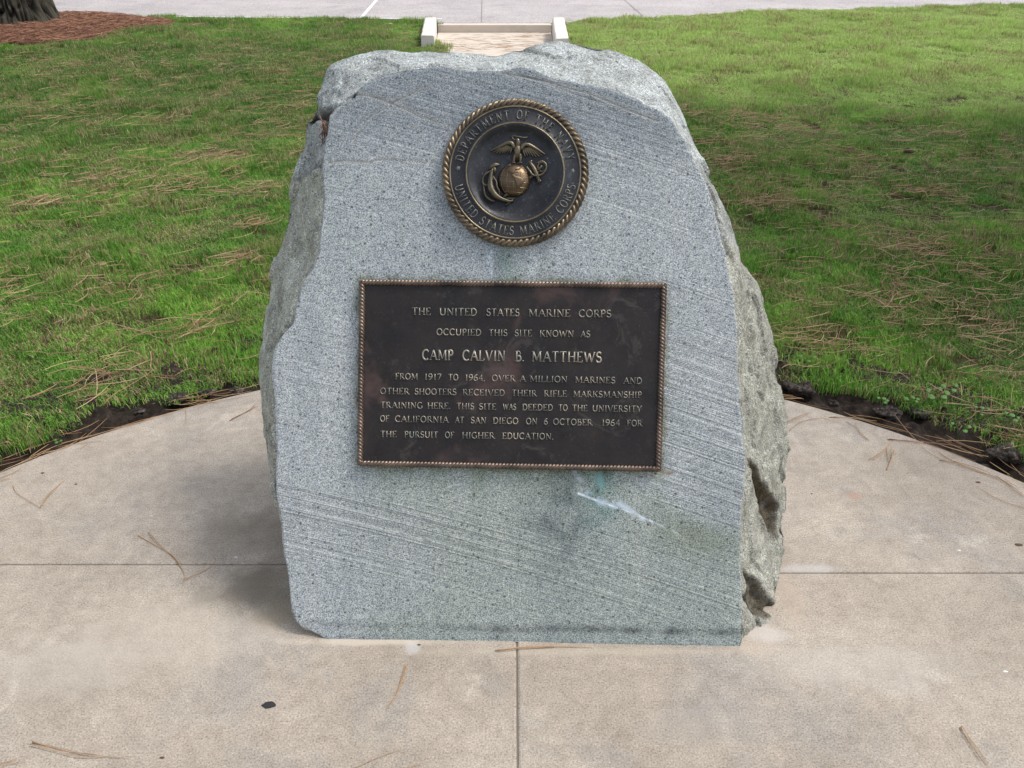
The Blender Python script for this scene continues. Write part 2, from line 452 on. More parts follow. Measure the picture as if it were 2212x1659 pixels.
# far ground sheet, then the lawn close by as a finer sheet above it
mesh_obj('ground', [(-900, -900, -.16), (900, -900, -.16), (900, 900, -.16), (-900, 900, -.16)], [(0, 1, 2, 3)], LAWN).__setitem__('kind', 'structure')
def road_edge(x):
    return np.interp(x, [-40, -9, -4, -1.2, .7, 3.4, 6.2, 9.5, 40], [12.7, 12.7, 12.62, 12.25, 12.25, 12.75, 13.3, 14.1, 20])
def path_half(y):      # x range of the path that leaves the circle behind the stone
    l = np.interp(y, [1, 9.3, 10.0, 10.45, 11.7, 13], [-.60, -.60, -.72, -.93, -1.005, -1.005])
    r = np.interp(y, [1, 9.0, 13], [.62, .53, .53])
    return l, r
def lawn_mask(x, y):   # distance into the lawn, negative = no lawn
    d = np.hypot(x - CX, y - CY) - CR
    n = fbm(np.stack([x * 3.2, y * 3.2, 0 * x], -1), 3, 11)
    strip = .105 + .075 * sstep(0, 1.5, x) + .09 * n
    a = d - strip
    l, r = path_half(y)
    b = np.where(x < (l + r) / 2, l - x, x - r) - .02
    a = np.where(y > CY, np.minimum(a, b), a)
    a = np.minimum(a, road_edge(x) - y)
    # kerb walls
    for (x0, x1) in ((-1.15, -.99), (.505, .71)):
        kx = np.maximum(x0 - x, x - x1); ky = np.maximum(10.0 - y, y - 11.8)
        a = np.minimum(a, np.maximum(kx, ky) - .0)
    return a
gx = np.arange(-16, 16.01, .10); gy_ = np.arange(-6, 20.01, .10)
XX, YY = np.meshgrid(gx, gy_)
ZZ = lawn_z(XX, YY) - .012
lm_ = lawn_mask(XX, YY)
dd = np.hypot(XX - CX, YY - CY) - CR
ZZ = np.where(dd < .30, -.10, ZZ)
l_, r_ = path_half(YY)
ZZ = np.where((XX > l_ - .10) & (XX < r_ + .10) & (YY > CY), -.09, ZZ)
ZZ = np.where(YY > road_edge(XX) - .02, -.09, ZZ)
nx_, ny_ = len(gx), len(gy_)
idx = np.arange(nx_ * ny_).reshape(ny_, nx_)
F = np.stack([idx[:-1, :-1], idx[:-1, 1:], idx[1:, 1:], idx[1:, :-1]], -1).reshape(-1, 4)
tag(mesh_obj('lawn', np.stack([XX, YY, ZZ], -1).reshape(-1, 3), F, LAWN), kind='structure')

# soil trench round the circle
nr, na = 60, 1400
rr = np.linspace(CR - .02, CR + .62, nr); aa = np.linspace(0, 2 * np.pi, na, endpoint=False)
AA, RRr = np.meshgrid(aa, rr)
SX = CX + RRr * np.cos(AA); SY = CY + RRr * np.sin(AA); d_ = RRr - CR
p3 = np.stack([SX, SY, 0 * SX], -1)
SZ = -.055 + .045 * sstep(.05, .28, d_) + .028 * fbm(p3 * 14, 4, 3) * sstep(0, .06, d_) + .018 * np.abs(noise(p3 * 42, 9)) - .05 * sstep(.42, .60, d_)
i2 = np.arange(nr * na).reshape(nr, na)
F = np.stack([i2[:-1], np.roll(i2, -1, 1)[:-1], np.roll(i2, -1, 1)[1:], i2[1:]], -1).reshape(-1, 4)
tag(mesh_obj('soil', np.stack([SX, SY, SZ], -1).reshape(-1, 3), F, SOIL), kind='structure')

# the paved circle: slabs with tooled joints and a rounded lip
pav = empty('pavement', (CX, CY, 0)); pav['kind'] = 'structure'
def rounded_slab(poly, name, parent, top=0.0, depth=.12, lip=.006, mat=CONC, off=(CX, CY)):
    P = np.array(poly, float); n = len(P)
    nx = np.roll(P, -1, 0) - np.roll(P, 1, 0); nrm = np.c_[nx[:, 1], -nx[:, 0]]; nrm /= np.linalg.norm(nrm, axis=1, keepdims=True)
    rings = [(0, -depth), (0, -lip), (lip * .3, -lip * .3), (lip, 0)]
    V = []
    for (ins, z) in rings:
        q = P - nrm * ins; V.append(np.c_[q[:, 0] - off[0], q[:, 1] - off[1], np.full(n, top + z)])
    V = np.vstack(V); F = []
    for k in range(3):
        for i in range(n):
            j = (i + 1) % n; F.append((k * n + i, k * n + j, (k + 1) * n + j, (k + 1) * n + i))
    F.append(tuple(3 * n + i for i in range(n)))
    return mesh_obj(name, V, F, mat, parent, smooth=False)
def circ(a0, a1, n=80): return [(CX + CR * math.cos(a), CY + CR * math.sin(a)) for a in np.linspace(a0, a1, n)]
g = .0012
def ang(x=None, y=None, up=True):
    if x is not None: return math.acos((x - CX) / CR) * (1 if up else -1)
    return math.asin((y - CY) / CR)
aL = math.pi - ang(y=JL); aR = ang(y=JR)
rounded_slab([(JX + g, JR + g)] + circ(aR + g / CR, ang(x=JX + g)), 'concrete_slab', pav)
rounded_slab([(JX - g, JL + g)] + circ(ang(x=JX - g), aL - g / CR), 'concrete_slab', pav)
rounded_slab([(JX - g, JL - g)] + circ(aL + g / CR, 2 * math.pi - ang(x=JX - g), 120), 'concrete_slab', pav)
rounded_slab([(JX + g, JR - g)] + circ(-ang(x=JX + g), aR - g / CR, 120), 'concrete_slab', pav)
b = MB(); b.box(-CR * .98, CR * .98, -.01, .01, -.05, -.0035)
joint = M('joint_grout', .95, 0, .2); joint.color((.18, .15, .12))
bb = MB(); bb.box(-.006 + JX - CX, .006 + JX - CX, -CR * .98, CR * .98, -.06, -.004)
bb.box(-CR * .9, JX - CX, JL - CY - .006, JL - CY + .006, -.06, -.0042); bb.box(JX - CX, CR * .9, JR - CY - .006, JR - CY + .006, -.06, -.0044)
bb.build('joint_filler', joint.m, pav, False)

# path, step, far paving
pth = empty('path', (-.2, 6, 0)); pth['kind'] = 'structure'
ys = [CY + CR * .99, 3.6, 5.1, 6.6, 8.1, 9.5, 10.9, 11.745]
for y0, y1 in zip(ys[:-1], ys[1:]):
    yy = np.linspace(y0, y1, 8)
    L = [(path_half(y)[0], y) for y in yy]; Rr = [(path_half(y)[1], y) for y in yy]
    Rr[0] = (Rr[0][0], Rr[0][1] + .003); L[0] = (L[0][0], L[0][1] + .003)
    rounded_slab(list(Rr) + L[::-1], 'path_slab', pth, -.006 if y0 < 3 else 0.0, .12, .004, PATHM, (-.2, 6))
b = MB(); b.box(-1.005, .535, 11.75, 11.95, -.1, .092)
st = b.build('step', mk_palecon('step_concrete', (.60, .53, .45), .4), None, False); st['kind'] = 'structure'
xs = np.concatenate([np.linspace(-60, -10, 8), np.arange(-9.5, 10, .25), np.linspace(11, 60, 8)])
near = np.array([11.955 if -1.26 < x < .80 else float(road_edge(x)) for x in xs])
V = np.r_[np.c_[xs, near, np.full(len(xs), .095)], np.c_[xs, np.full(len(xs), 60.), np.full(len(xs), .095)], np.c_[xs, near, np.full(len(xs), -.15)]]
k = len(xs)
F = [(i, i + 1, k + i + 1, k + i) for i in range(k - 1)] + [(2 * k + i, 2 * k + i + 1, i + 1, i) for i in range(k - 1)]
tag(mesh_obj('road', V, F, ROAD, smooth=False), kind='structure')
# pale edging of the road, white line and seam
def strip(name, a, b_, wd, z, mat):
    a = np.array(a); b_ = np.array(b_); t = (b_ - a) / np.linalg.norm(b_ - a); n = np.array([-t[1], t[0]]) * wd / 2
    q = [a - n, b_ - n, b_ + n, a + n]
    o = mesh_obj(name, [(x, y, z) for x, y in q], [(0, 1, 2, 3)], mat, smooth=False); o['kind'] = 'structure'; return o
strip('road_marking', gnd(779, 40, .095)[:2], gnd(826, -14, .095)[:2], .05, .099, STRIPE)
seam = M('seam_sealant', .9); seam.color((.25, .22, .21))
strip('road_joint', gnd(1040, 49, .095)[:2], gnd(1042, -30, .095)[:2], .014, .099, seam.m)
strip('road_joint', gnd(1390, 36, .095)[:2], gnd(1340, -8, .095)[:2], .014, .099, seam.m)
pale = strip('road_edging', (-7.5, 12.76), (-.99, 12.33), .07, .1, STRIPE)

def kerb_wall(x0, x1, label, yn, dx):
    e = empty('kerb_wall', ((x0 + x1) / 2, 10.7, 0)); hw = (x1 - x0) / 2
    n = 24; V = []; ysl = np.linspace(yn - 10.7, .95, n)
    for y in ysl:
        ztop = .200
        sh = dx * (.95 - y)
        V += [(q0 + sh, q1, q2) for q0, q1, q2 in [(-hw, y, -.1), (-hw, y, ztop - .012), (-hw + .012, y, ztop), (hw - .012, y, ztop), (hw, y, ztop - .012), (hw, y, -.1)]]
    F = []
    for i in range(n - 1):
        for a in range(5): F.append((i * 6 + a, i * 6 + a + 1, i * 6 + 6 + a + 1, i * 6 + 6 + a))
    F += [tuple(range(5, -1, -1)), tuple((n - 1) * 6 + a for a in range(6))]
    V = np.array(V); V = V + .005 * np.stack([noise(V * 9, 3), 0 * V[:, 0], noise(V * 9, 4)], -1)
    o = mesh_obj('kerb_wall', V, F, KERB, None, False); o.location = e.location; bpy.data.objects.remove(e)
    tag(o, label, 'kerb wall', 'low kerb walls either side of the step')
kerb_wall(-1.165, -1.01, 'low pale concrete kerb wall left of the step, beside the tip of darker lawn', 10.05, .065)
kerb_wall(.54, .695, 'low pale concrete kerb wall right of the step, needles lying against it', 9.8, -.025)

# ------------------------------------------------------------------ the memorial stone
mem = empty('memorial_stone', tuple(STONE_O), YAW)
tag(mem, 'rough grey granite boulder with sawn face carrying a round bronze seal and a bronze plaque', 'memorial')
# (face edge px, outline px, how far the outline lies behind the face)   clockwise from the notch
KEYS = [
 ((709,252),(664,256),.16), ((712,236),(684,243),.13), ((735,214),(682,222),.12), ((762,203),(686,202),.12), ((778,192),(697,186),.12),
 ((793,179),(694,181),.13), ((806,170),(704,161),.12), ((823,159),(709,141),.12), ((850,154),(752,127),.12), ((880,150),(775,119),.12),
 ((900,148),(800,110),.13), ((930,144),(833,106),.13), ((958,140),(862,110),.13), ((975,145),(881,113),.13), ((996,151),(915,108),.13), ((1030,154),(949,109),.13),
 ((1060,155),(994,113),.13), ((1085,155),(1042,118),.13), ((1105,152),(1085,119),.13), ((1120,149),(1103,110),.14), ((1135,148),(1149,101),.14),
 ((1165,156),(1184,92),.15), ((1188,165),(1226,89),.15), ((1235,173),(1265,97),.15), ((1284,182),(1313,103),.15), ((1322,192),(1342,118),.15),
 ((1361,205),(1381,132),.15), ((1392,218),(1413,155),.15), ((1418,232),(1439,174),.15), ((1433,240),(1448,193),.14), ((1448,252),(1462,220),.13), ((1464,275),(1480,256),.13),
 ((1480,303),(1497,302),.13), ((1497,338),(1515,341),.13), ((1520,388),(1537,391),.13), ((1526,402),(1549,401),.13), ((1534,428),(1561,430),.14), ((1547,470),(1583,472),.16),
 ((1565,540),(1604,547),.18), ((1577,600),(1630,602),.22), ((1588,655),(1652,660),.25), ((1596,713),(1669,713),.27), ((1597,790),(1680,799),.30), ((1600,850),(1689,855),.32),
 ((1605,910),(1702,920),.34), ((1607,970),(1706,971),.34), ((1607,1022),(1698,1023),.34), ((1607,1068),(1704,1070),.33), ((1606,1100),(1701,1100),.31), ((1605,1143),(1697,1155),.28),
 ((1603,1190),(1692,1200),.25), ((1603,1230),(1686,1240),.21), ((1605,1270),(1681,1268),.17), ((1605,1315),(1687,1318),.13), ((1603,1360),(1686,1338),.115), ((1600,1397),(1650,1351),.10),
 ((1560,1398),None,.3), ((1400,1394),None,.35), ((1200,1390),None,.4), ((1000,1386),None,.4), ((850,1383),None,.35), ((705,1380),None,.25),
 ((690,1372),(745,1374),.12), ((670,1361),(738,1368),.15), ((650,1354),(726,1362),.18), ((636,1338),(690,1340),.2), ((625,1305),(645,1290),.2), ((620,1228),(640,1225),.2),
 ((610,1152),(622,1150),.16), ((598,1105),(604,1103),.12), ((592,1079),(592,1078),.10), ((594,1035),(584,1026),.16), ((596,990),(576,980),.20), ((593,924),(566,935),.24),
 ((590,860),(557,885),.27), ((585,815),(557,850),.28), ((588,766),(559,808),.29), ((608,730),(562,770),.29), ((638,698),(570,722),.29), ((638,655),(577,680),.29), ((643,620),(582,630),.28),
 ((666,584),(587,580),.28), ((688,553),(596,552),.28), ((694,500),(608,522),.27), ((696,465),(617,486),.27), ((696,432),(623,452),.26), ((694,400),(626,425),.26), ((694,368),(637,375),.25), ((696,325),(651,342),.24),
 ((700,303),(659,316),.22), ((704,282),(661,284),.20)]
fk = []; sk = []
for f_, s_, d in KEYS:
    fs = stn(*f_); fk.append(fs); a3 = loc3(fs[0], fs[1], 0)
    if s_ is None: sk.append([fs[0] * .97, a3[1] + d, -.04])
    else:
        q = stn(s_[0], s_[1], -d); p = loc3(q[0], q[1], -d); sk.append(p)
fk = np.array(fk); sk = np.array(sk)
NK = len(KEYS)
seg = np.linalg.norm(np.roll(fk, -1, 0) - fk, axis=1) + .25 * np.linalg.norm(np.roll(sk, -1, 0) - sk, axis=1)
u_ = np.concatenate([[0], np.cumsum(seg)]); NM = 1000
uu = np.linspace(0, u_[-1], NM, endpoint=False)
def cyc(arr): a = np.vstack([arr, arr[:1]]); return np.stack([np.interp(uu, u_, a[:, i]) for i in range(a.shape[1])], -1)
Fr = cyc(fk); Sr = cyc(sk)
def csmooth(a, k):
    for _ in range(k): a = (np.roll(a, 1, 0) + 2 * a + np.roll(a, -1, 0)) / 4
    return a
Fr = csmooth(Fr, 5); Sr = csmooth(Sr, 8)
# jagged little chips along the arris
cent = np.array([0.02, .62]); dirs = Fr - cent; dirs /= np.linalg.norm(dirs, axis=1, keepdims=True)
bot = sstep(.10, .03, Fr[:, 1])
side = (Fr[:, 1] > .2).astype(float)
jg = (.0035 * fbm(np.c_[Fr * 38, 0 * uu], 4, 31) + .006 * noise(np.c_[Fr * 9, 0 * uu], 5)) * (1 - .9 * bot)
Fr = Fr + dirs * jg[:, None]
NF, NS, NB, NC = 230, 80, 26, 14
rows = []; facem = []
# face rows, from centre to edge
for i in range(NF + 1):
    u = (i / NF) ** .85
    rows.append(loc3(cent[0] + (Fr[:, 0] - cent[0]) * u, cent[1] + (Fr[:, 1] - cent[1]) * u, 0)); facem.append(1.0)
F3 = rows[-1]
for i in range(1, NS + 1):
    v = i / NS; blend = F3 + (Sr - F3) * v
    rows.append(blend); facem.append(0.0)
yb = np.maximum(.60 + .28 * np.maximum(Sr[:, 2], 0), Sr[:, 1] + .10)
B3 = np.c_[Sr[:, 0] * .84, yb, np.where(Sr[:, 2] > 0, Sr[:, 2] * .84, -.05)]
for i in range(1, NB + 1):
    v = i / NB; q = Sr + (B3 - Sr) * v
    rows.append(q); facem.append(0.0)
C3 = np.array([0, .72, .5])
for i in range(1, NC + 1):
    v = i / NC; q = B3 + (C3 - B3) * v; q[:, 1] += .06 * math.sin(v * math.pi / 2); rows.append(q); facem.append(0.0)
Vg = np.array(rows); nrw = len(rows)
du = np.roll(Vg, -1, 1) - np.roll(Vg, 1, 1); dv = np.gradient(Vg, axis=0)
nrm = np.cross(du, dv); nrm /= np.linalg.norm(nrm, axis=2, keepdims=True) + 1e-9
if nrm[100, :, 1].mean() > 0: nrm = -nrm
fm = np.array(facem)[:, None] * np.ones((1, NM))
# broken, faceted flanks
flat = Vg.reshape(-1, 3); sel_ = np.where(fm.ravel() < .5)[0]
pf = flat[sel_]
def facets(p, nseed, amp, tilt, seed, stretch=(1, 1, 1)):
    rg = np.random.default_rng(seed); lo = p.min(0); hi = p.max(0)
    sd_ = rg.uniform(lo, hi, (nseed, 3)); gr = rg.normal(0, tilt, (nseed, 3)); am = rg.uniform(-amp, amp, nseed)
    st_ = np.array(stretch); out = np.zeros(len(p))
    warp = p + .02 * np.stack([noise(p * 14, seed), noise(p * 14, seed + 1), noise(p * 14, seed + 2)], -1)
    for c in range(0, len(p), 20000):
        w_ = warp[c:c + 20000]; d2 = (((w_[:, None] - sd_[None]) * st_) ** 2).sum(2)
        j = np.argpartition(d2, 1, axis=1)[:, :2]
        dd2 = np.sqrt(np.take_along_axis(d2, j, 1)); 
        o = am[j] + (gr[j] * (w_[:, None] - sd_[j])).sum(2)
        sw = dd2[:, 1] < dd2[:, 0]; near = np.where(sw, 1, 0); ar = np.arange(len(j))
        d0 = dd2[ar, near]; d1 = dd2[ar, 1 - near]; k_ = sstep(0, .004, d1 - d0) * .5 + .5
        out[c:c + 20000] = o[ar, near] * k_ + o[ar, 1 - near] * (1 - k_)
    return out
disp = np.clip(facets(pf, 170, .004, .075, 4, (1, 1, .55)), -.008, .004) + np.clip(facets(pf, 1800, .0020, .15, 8), -.005, .003) + .0018 * fbm(pf * 30, 4, 21) + .0012 * noise(pf * 120, 2) - .001
row_i = np.repeat(np.arange(nrw), NM)[sel_]; v_ = (row_i - NF) / NS
disp = (disp * np.where(pf[:, 2] > 1.02, .55, 1) - .008 * sstep(.95, 1.25, v_)) * sstep(0, .10, v_) - .0035 * (1 - sstep(0, .07, v_)) * (pf[:, 2] > .05) * np.where(pf[:, 2] < .02, .3, 1)
full = np.zeros(nrw * NM); full[sel_] = disp
# face coordinates of every vertex (used for stains, kerfs, gouges)
S_ = flat[:, 0]; T_ = flat[:, 1] * sa + flat[:, 2] * ca; st2 = np.c_[S_, T_]
st3 = np.c_[st2, 0 * S_]
tint = np.ones((len(flat), 3)); paint = np.zeros(len(flat)); paintc = np.zeros((len(flat), 3)); 
isf = fm.ravel() > .5
# gouges of the right flank, in broken-open brown recesses
def flank_poly(pts): return np.array([loc3(*stn(a, b_, -d), -d) for a, b_, d in pts])
gx_ = full.copy()
for pts in ([(1616,985,.03),(1640,1010,.10),(1660,1055,.17),(1696,1085,.27),(1699,1130,.27),(1690,1178,.24),(1664,1150,.17),(1640,1085,.10),(1622,1030,.05)],
            [(1604,1228,.01),(1632,1242,.06),(1655,1280,.10),(1684,1322,.13),(1660,1338,.10),(1626,1332,.04),(1612,1290,.02)]):
    c3 = flank_poly(pts); poly = c3[:, [1, 2]]
    # work in the flank's own (y, z) plane
    fl = (flat[:, 0] > .45) & (~isf); pyz = flat[:, [1, 2]] + .008 * np.c_[noise(flat * 25, 3), noise(flat * 25, 4)]
    ins = inpoly(pyz, poly) & fl
    ed = np.full(len(flat), 1e9); clos = np.vstack([poly, poly[:1]])
    dj, _ = segdist(pyz[fl], clos); ed[fl] = dj
    kf = np.where(ins, sstep(0, .02, ed), 0)
    gx_ -= kf * (.028 + .01 * noise(flat * 40, 8))
    nz = fbm(flat * 26, 4, 12)
    cc = np.array([.22, .165, .105])[None] * (1 + .9 * nz[:, None]); 
    a_ = np.where(ins, sstep(0, .008, ed) * np.clip(.95 + .6 * nz, .5, 1), 0)[:, None]
    tint = tint * (1 - a_) + np.clip(cc, .05, 1.0) * a_
full = gx_
# face relief: gentle undulation, arris rounding, cracks
fe = np.repeat(np.arange(nrw), NM)
edge_d = np.zeros(len(flat)); ringlen = np.linalg.norm(Fr - cent, axis=1)
uf = (np.clip(fe, 0, NF) / NF) ** .85
edge_d = (1 - uf) * ringlen[np.tile(np.arange(NM), nrw)]
chip = .006 + .006 * np.clip(noise(np.c_[st2 * 7, 0 * S_], 41) + .2, 0, 1)
rnd_e = -.0035 * (1 - sstep(0, 1, edge_d / chip)) ** 2
full = np.where(isf, .0012 * noise(st3 * 5, 3) + .0006 * noise(st3 * 40, 6) + rnd_e * np.where(T_ < .05, .1, 1), full)
def crack(pts, w0, depth, dark=1.0, fade=True):
    global full, paint, paintc
    P = np.array([stn(*p) for p in pts]); P = spline(P, 40)
    P = P + .0025 * np.c_[noise(np.c_[P * 30, 0 * P[:, 0]], 1), noise(np.c_[P * 30, 0 * P[:, 0]], 2)]
    near_ = isf & (S_ > P[:, 0].min() - .02) & (S_ < P[:, 0].max() + .02) & (T_ > P[:, 1].min() - .02) & (T_ < P[:, 1].max() + .02)
    ii = np.where(near_)[0]; d, al = segdist(st2[ii], P)
    wv = w0 * (1 - .6 * al if fade else 1)
    k = np.clip(1 - d / wv, 0, 1)
    full[ii] -= depth * k
    a = np.clip(k * 2.0, 0, 1) * .9 * dark
    lite = np.clip(1 - np.abs(d - wv * 1.2) / (wv * .6), 0, 1) * .22
    m_ = np.maximum(a, lite) > paint[ii]; paint[ii] = np.maximum(paint[ii], np.maximum(a, lite))
    paintc[ii] = np.where(m_[:, None], np.where((a > lite)[:, None], np.array([[.12, .105, .08]]), np.array([[.62, .62, .58]])), paintc[ii])
crack([(711,240),(722,226),(742,213),(762,205)], .012, .020)
crack([(762,205),(796,209),(846,225),(900,248),(950,267),(980,276)], .0042, .002, .8)
crack([(796,208),(850,219),(905,238),(960,262)], .0030, .0015, .4)
crack([(846,225),(870,212),(892,201),(927,178)], .0036, .002, .6)
crack([(831,234),(800,252),(785,267),(765,302),(742,333)], .0036, .002, .5)
crack([(708,351),(740,347),(785,348),(846,344),(900,348),(956,356)], .0036, .0016, .8)
crack([(1085,156),(1180,175),(1300,213),(1420,262)], .0036, .0012, .5, False)
crack([(1120,160),(1210,190),(1330,240)], .0035, .002, .3)
def crack3(pts, w0, depth):
    global full, paint, paintc
    P = np.array([loc3(*stn(a, b_, d), d) for a, b_, d in pts]); P = spline(P, 40)
    lo, hi = P.min(0) - .05, P.max(0) + .05
    ii = np.where(((flat > lo) & (flat < hi)).all(1))[0]
    q = flat[ii] + .004 * np.stack([noise(flat[ii] * 60, 1), noise(flat[ii] * 60, 2), noise(flat[ii] * 60, 3)], -1)
    D = np.linalg.norm(q[:, None] - P[None], axis=2); al = D.argmin(1) / 39; d = D.min(1)
    wv = w0 * np.interp(al, [0, .5, 1], [1.2, 1, .35]); k = np.clip(1 - d / wv, 0, 1)
    full[ii] -= depth * k
    a = np.clip(k * 1.9, 0, 1) * .92; m_ = a > paint[ii]
    paint[ii] = np.maximum(paint[ii], a); paintc[ii] = np.where(m_[:, None], np.array([[.055, .045, .032]]), paintc[ii])
crack3([(668,256,-.15),(680,250,-.11),(694,246,-.07),(706,236,-.025),(718,228,0),(740,213,0),(764,203,0)], .015, .030)
crack3([(694,248,-.06),(702,262,-.03),(703,280,-.015),(699,300,-.01)], .013, .026)
# kerf coordinate and where kerfs show
cx0 = S_ + .62
kerf = T_ + .20 * S_ + .10 * cx0 ** 2 * .6
kn = noise(np.c_[kerf * 9, S_ * 1.3, 0 * S_], 77)
zone = np.interp(T_, [0, .16, .30, .46, .62, .80, 1.0, 1.2, 1.5], [.12, .38, .85, 1.0, .85, .62, .60, .40, .12])
kmask = np.clip(zone * (.78 + 1.5 * kn + .5 * noise(np.c_[kerf * 24, S_ * 2.2, 0 * S_], 79)), 0, 1) * isf
kmask *= 1 - .9 * sstep(.30, .05, T_) * sstep(.35, -.2, S_)
# stains ----------------------------------------------------
def pf2(px, py): return stn(px, py)
n1 = fbm(st3 * 4, 4, 60); n2 = fbm(st3 * np.array([22, 3, 1]), 4, 61); n3 = fbm(st3 * 30, 3, 62)
def mul(mask, col): 
    global tint
    mk = (np.clip(mask, 0, 1) * isf)[:, None]; tint = tint * (1 - mk + mk * np.array(col)[None])
tA = stn(1106, 350)[1]; 
mul(sstep(tA - .05, tA + .12, T_ + .06 * n1) * .95, (.66, .68, .71))                 # weathered upper part
diag = (T_ + .28 * S_)                                                                # damp greenish lower part
d0 = stn(1480, 1080); dv0 = d0[1] + .28 * d0[0]
mul(sstep(dv0 + .03, dv0 - .03, diag + .06 * n1) * sstep(-.65, -.1, S_ + .2 * n1) * .85, (.85, .88, .79))
mul(sstep(.15, .5, n1 + .2) * .5, (.90, .93, .92))
mul(np.clip(.5 + 1.6 * n2, 0, 1) * .5, (.84, .87, .88)); mul(np.clip(1.5 * fbm(st3 * np.array([9, 1.4, 1]), 4, 66), 0, 1) * .6, (1.14, 1.13, 1.10))
c_ = stn(1210, 1120); mul(np.exp(-(((S_ - c_[0]) / .07) ** 2 + ((T_ - c_[1]) / .12) ** 2)) * (.8 + n3), (.55, .58, .60))
c_ = stn(1300, 1060); mul(np.exp(-(((S_ - c_[0]) / .05) ** 2 + ((T_ - c_[1]) / .09) ** 2)) * (.8 + n3), (.62, .80, .80))
c_ = stn(1500, 1160); mul(np.exp(-(((S_ - c_[0]) / .12) ** 2 + ((T_ - c_[1] - .2 * (c_[0] - S_)) / .05) ** 2)) * .7, (.66, .66, .54))
for (px, wd, y0, y1, col, k) in ((1060, .010, 530, 600, (1.3, 1.33, 1.38), .8), (1105, .026, 535, 600, (.80, .92, .80), .8), (1150, .012, 535, 600, (1.25, 1.27, 1.3), .6),
        (1085, .02, 540, 600, (.7, .74, .74), .7), (960, .03, 430, 560, (.82, .84, .84), .7), (1170, .03, 540, 600, (.78, .78, .74), .5)):
    a_ = stn(px, y0); b_ = stn(px, y1)
    mul(np.exp(-((S_ - a_[0] + .006 * n2) / wd) ** 2) * sstep(b_[1] - .02, b_[1] + .02, T_) * sstep(a_[1] + .03, a_[1] - .02, T_) * (1 + n3) * k, col)
# drip halo round the plaque
pl4 = [stn(*p) for p in ((778, 603), (1440, 611), (1428, 1019), (773, 1007))]
pd, _ = segdist(st2, np.vstack([pl4, pl4[:1]]))
mul((np.exp(-(pd / .012) ** 2)) * (.7 + n3), (.62, .62, .50))
below = np.exp(-np.clip(pl4[2][1] - T_, 0, 9) / .05) * (T_ < pl4[2][1] + .01) * sstep(pl4[3][0], pl4[3][0] + .08, S_) * sstep(pl4[2][0] + .03, pl4[2][0] - .02, S_)
mul(below * (.5 + n2), (.80, .83, .66))
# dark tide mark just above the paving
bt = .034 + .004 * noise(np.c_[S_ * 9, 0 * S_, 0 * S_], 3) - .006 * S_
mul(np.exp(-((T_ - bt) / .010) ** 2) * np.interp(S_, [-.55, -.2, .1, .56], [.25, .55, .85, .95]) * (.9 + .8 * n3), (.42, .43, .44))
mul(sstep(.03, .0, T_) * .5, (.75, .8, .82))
# paint-like lime and copper streaks
def streak(pts, w0, col, k, sd=0):
    global paint, paintc
    P = spline(np.array([stn(*p) for p in pts]), 30); d, al = segdist(st2, P)
    a = np.exp(-(d / (w0 * (1 - .5 * al))) ** 2) * k * np.clip(.55 + 2.2 * fbm(st3 * 60, 3, 70 + sd), 0, 1.3) * isf
    m_ = a > paint; paintc[m_] = np.array(col); paint = np.maximum(paint, a)
streak([(1244, 1020), (1256, 1045), (1262, 1070)], .009, (.44, .50, .58), .5, 1)
streak([(1262, 1062), (1300, 1085), (1345, 1100)], .010, (.50, .60, .72), .6, 2)
streak([(1250, 1066), (1300, 1085), (1370, 1110), (1440, 1141), (1470, 1155)], .0026, (.74, .80, .86), .9, 3)
streak([(1330, 1085), (1372, 1108), (1390, 1124)], .008, (.55, .63, .72), .6, 4)
streak([(1285, 1016), (1292, 1030), (1300, 1050)], .014, (.16, .34, .34), .75, 5)
streak([(1425, 1016), (1440, 1022), (1455, 1020)], .006, (.20, .14, .08), .7, 6)
streak([(1410, 1025), (1405, 1045)], .004, (.30, .20, .12), .5, 7)
# left flank: warm lichen tone, colour also lifted to offset its shade
fl_ = (~isf)
lich_lift = sstep(-.3, .4, fbm(flat * 9, 4, 90))
tint = np.where((fl_ & (S_ < -.2) & (T_ < 1.18))[:, None], tint * (1.24 + .26 * lich_lift[:, None]) * np.array([1.02, .99, .90]), tint)
tint = np.where((fl_ & (S_ > .35) & (T_ < 1.0))[:, None], tint * np.array([1.06, 1.02, .93]), tint)
topm = (fl_ & (T_ > 1.2)); tint = np.where(topm[:, None], tint * np.array([1.28, 1.31, 1.36]), tint)  # skylight on the upward-facing rim put into the tint
# notch pocket at the upper left, dark and full of litter
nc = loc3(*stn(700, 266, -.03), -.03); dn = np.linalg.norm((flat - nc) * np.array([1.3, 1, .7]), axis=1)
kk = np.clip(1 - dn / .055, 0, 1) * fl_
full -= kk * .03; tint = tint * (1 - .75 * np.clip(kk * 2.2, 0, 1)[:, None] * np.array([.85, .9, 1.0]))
Vd = flat + nrm.reshape(-1, 3) * full[:, None]
Vd = np.where((flat[:, 2] <= 0.001)[:, None] & isf[:, None], np.c_[Vd[:, :2], np.minimum(Vd[:, 2], .0)], Vd)
i3 = np.arange(nrw * NM).reshape(nrw, NM)
Fq = np.stack([i3[:-1], np.roll(i3, -1, 1)[:-1], np.roll(i3, -1, 1)[1:], i3[1:]], -1).reshape(-1, 4)
fsm = np.where(isf & (fe <= NF), 1.0, 0.0); fsm = np.where(fe == NF, .5, fsm)
boulder = mesh_obj('boulder', Vd, Fq, GRAN, mem, True, {'face': fsm, 'kerf': kerf, 'kmask': kmask, 'paint': np.clip(paint, 0, 1), 'paintc': paintc, 'tint': tint})
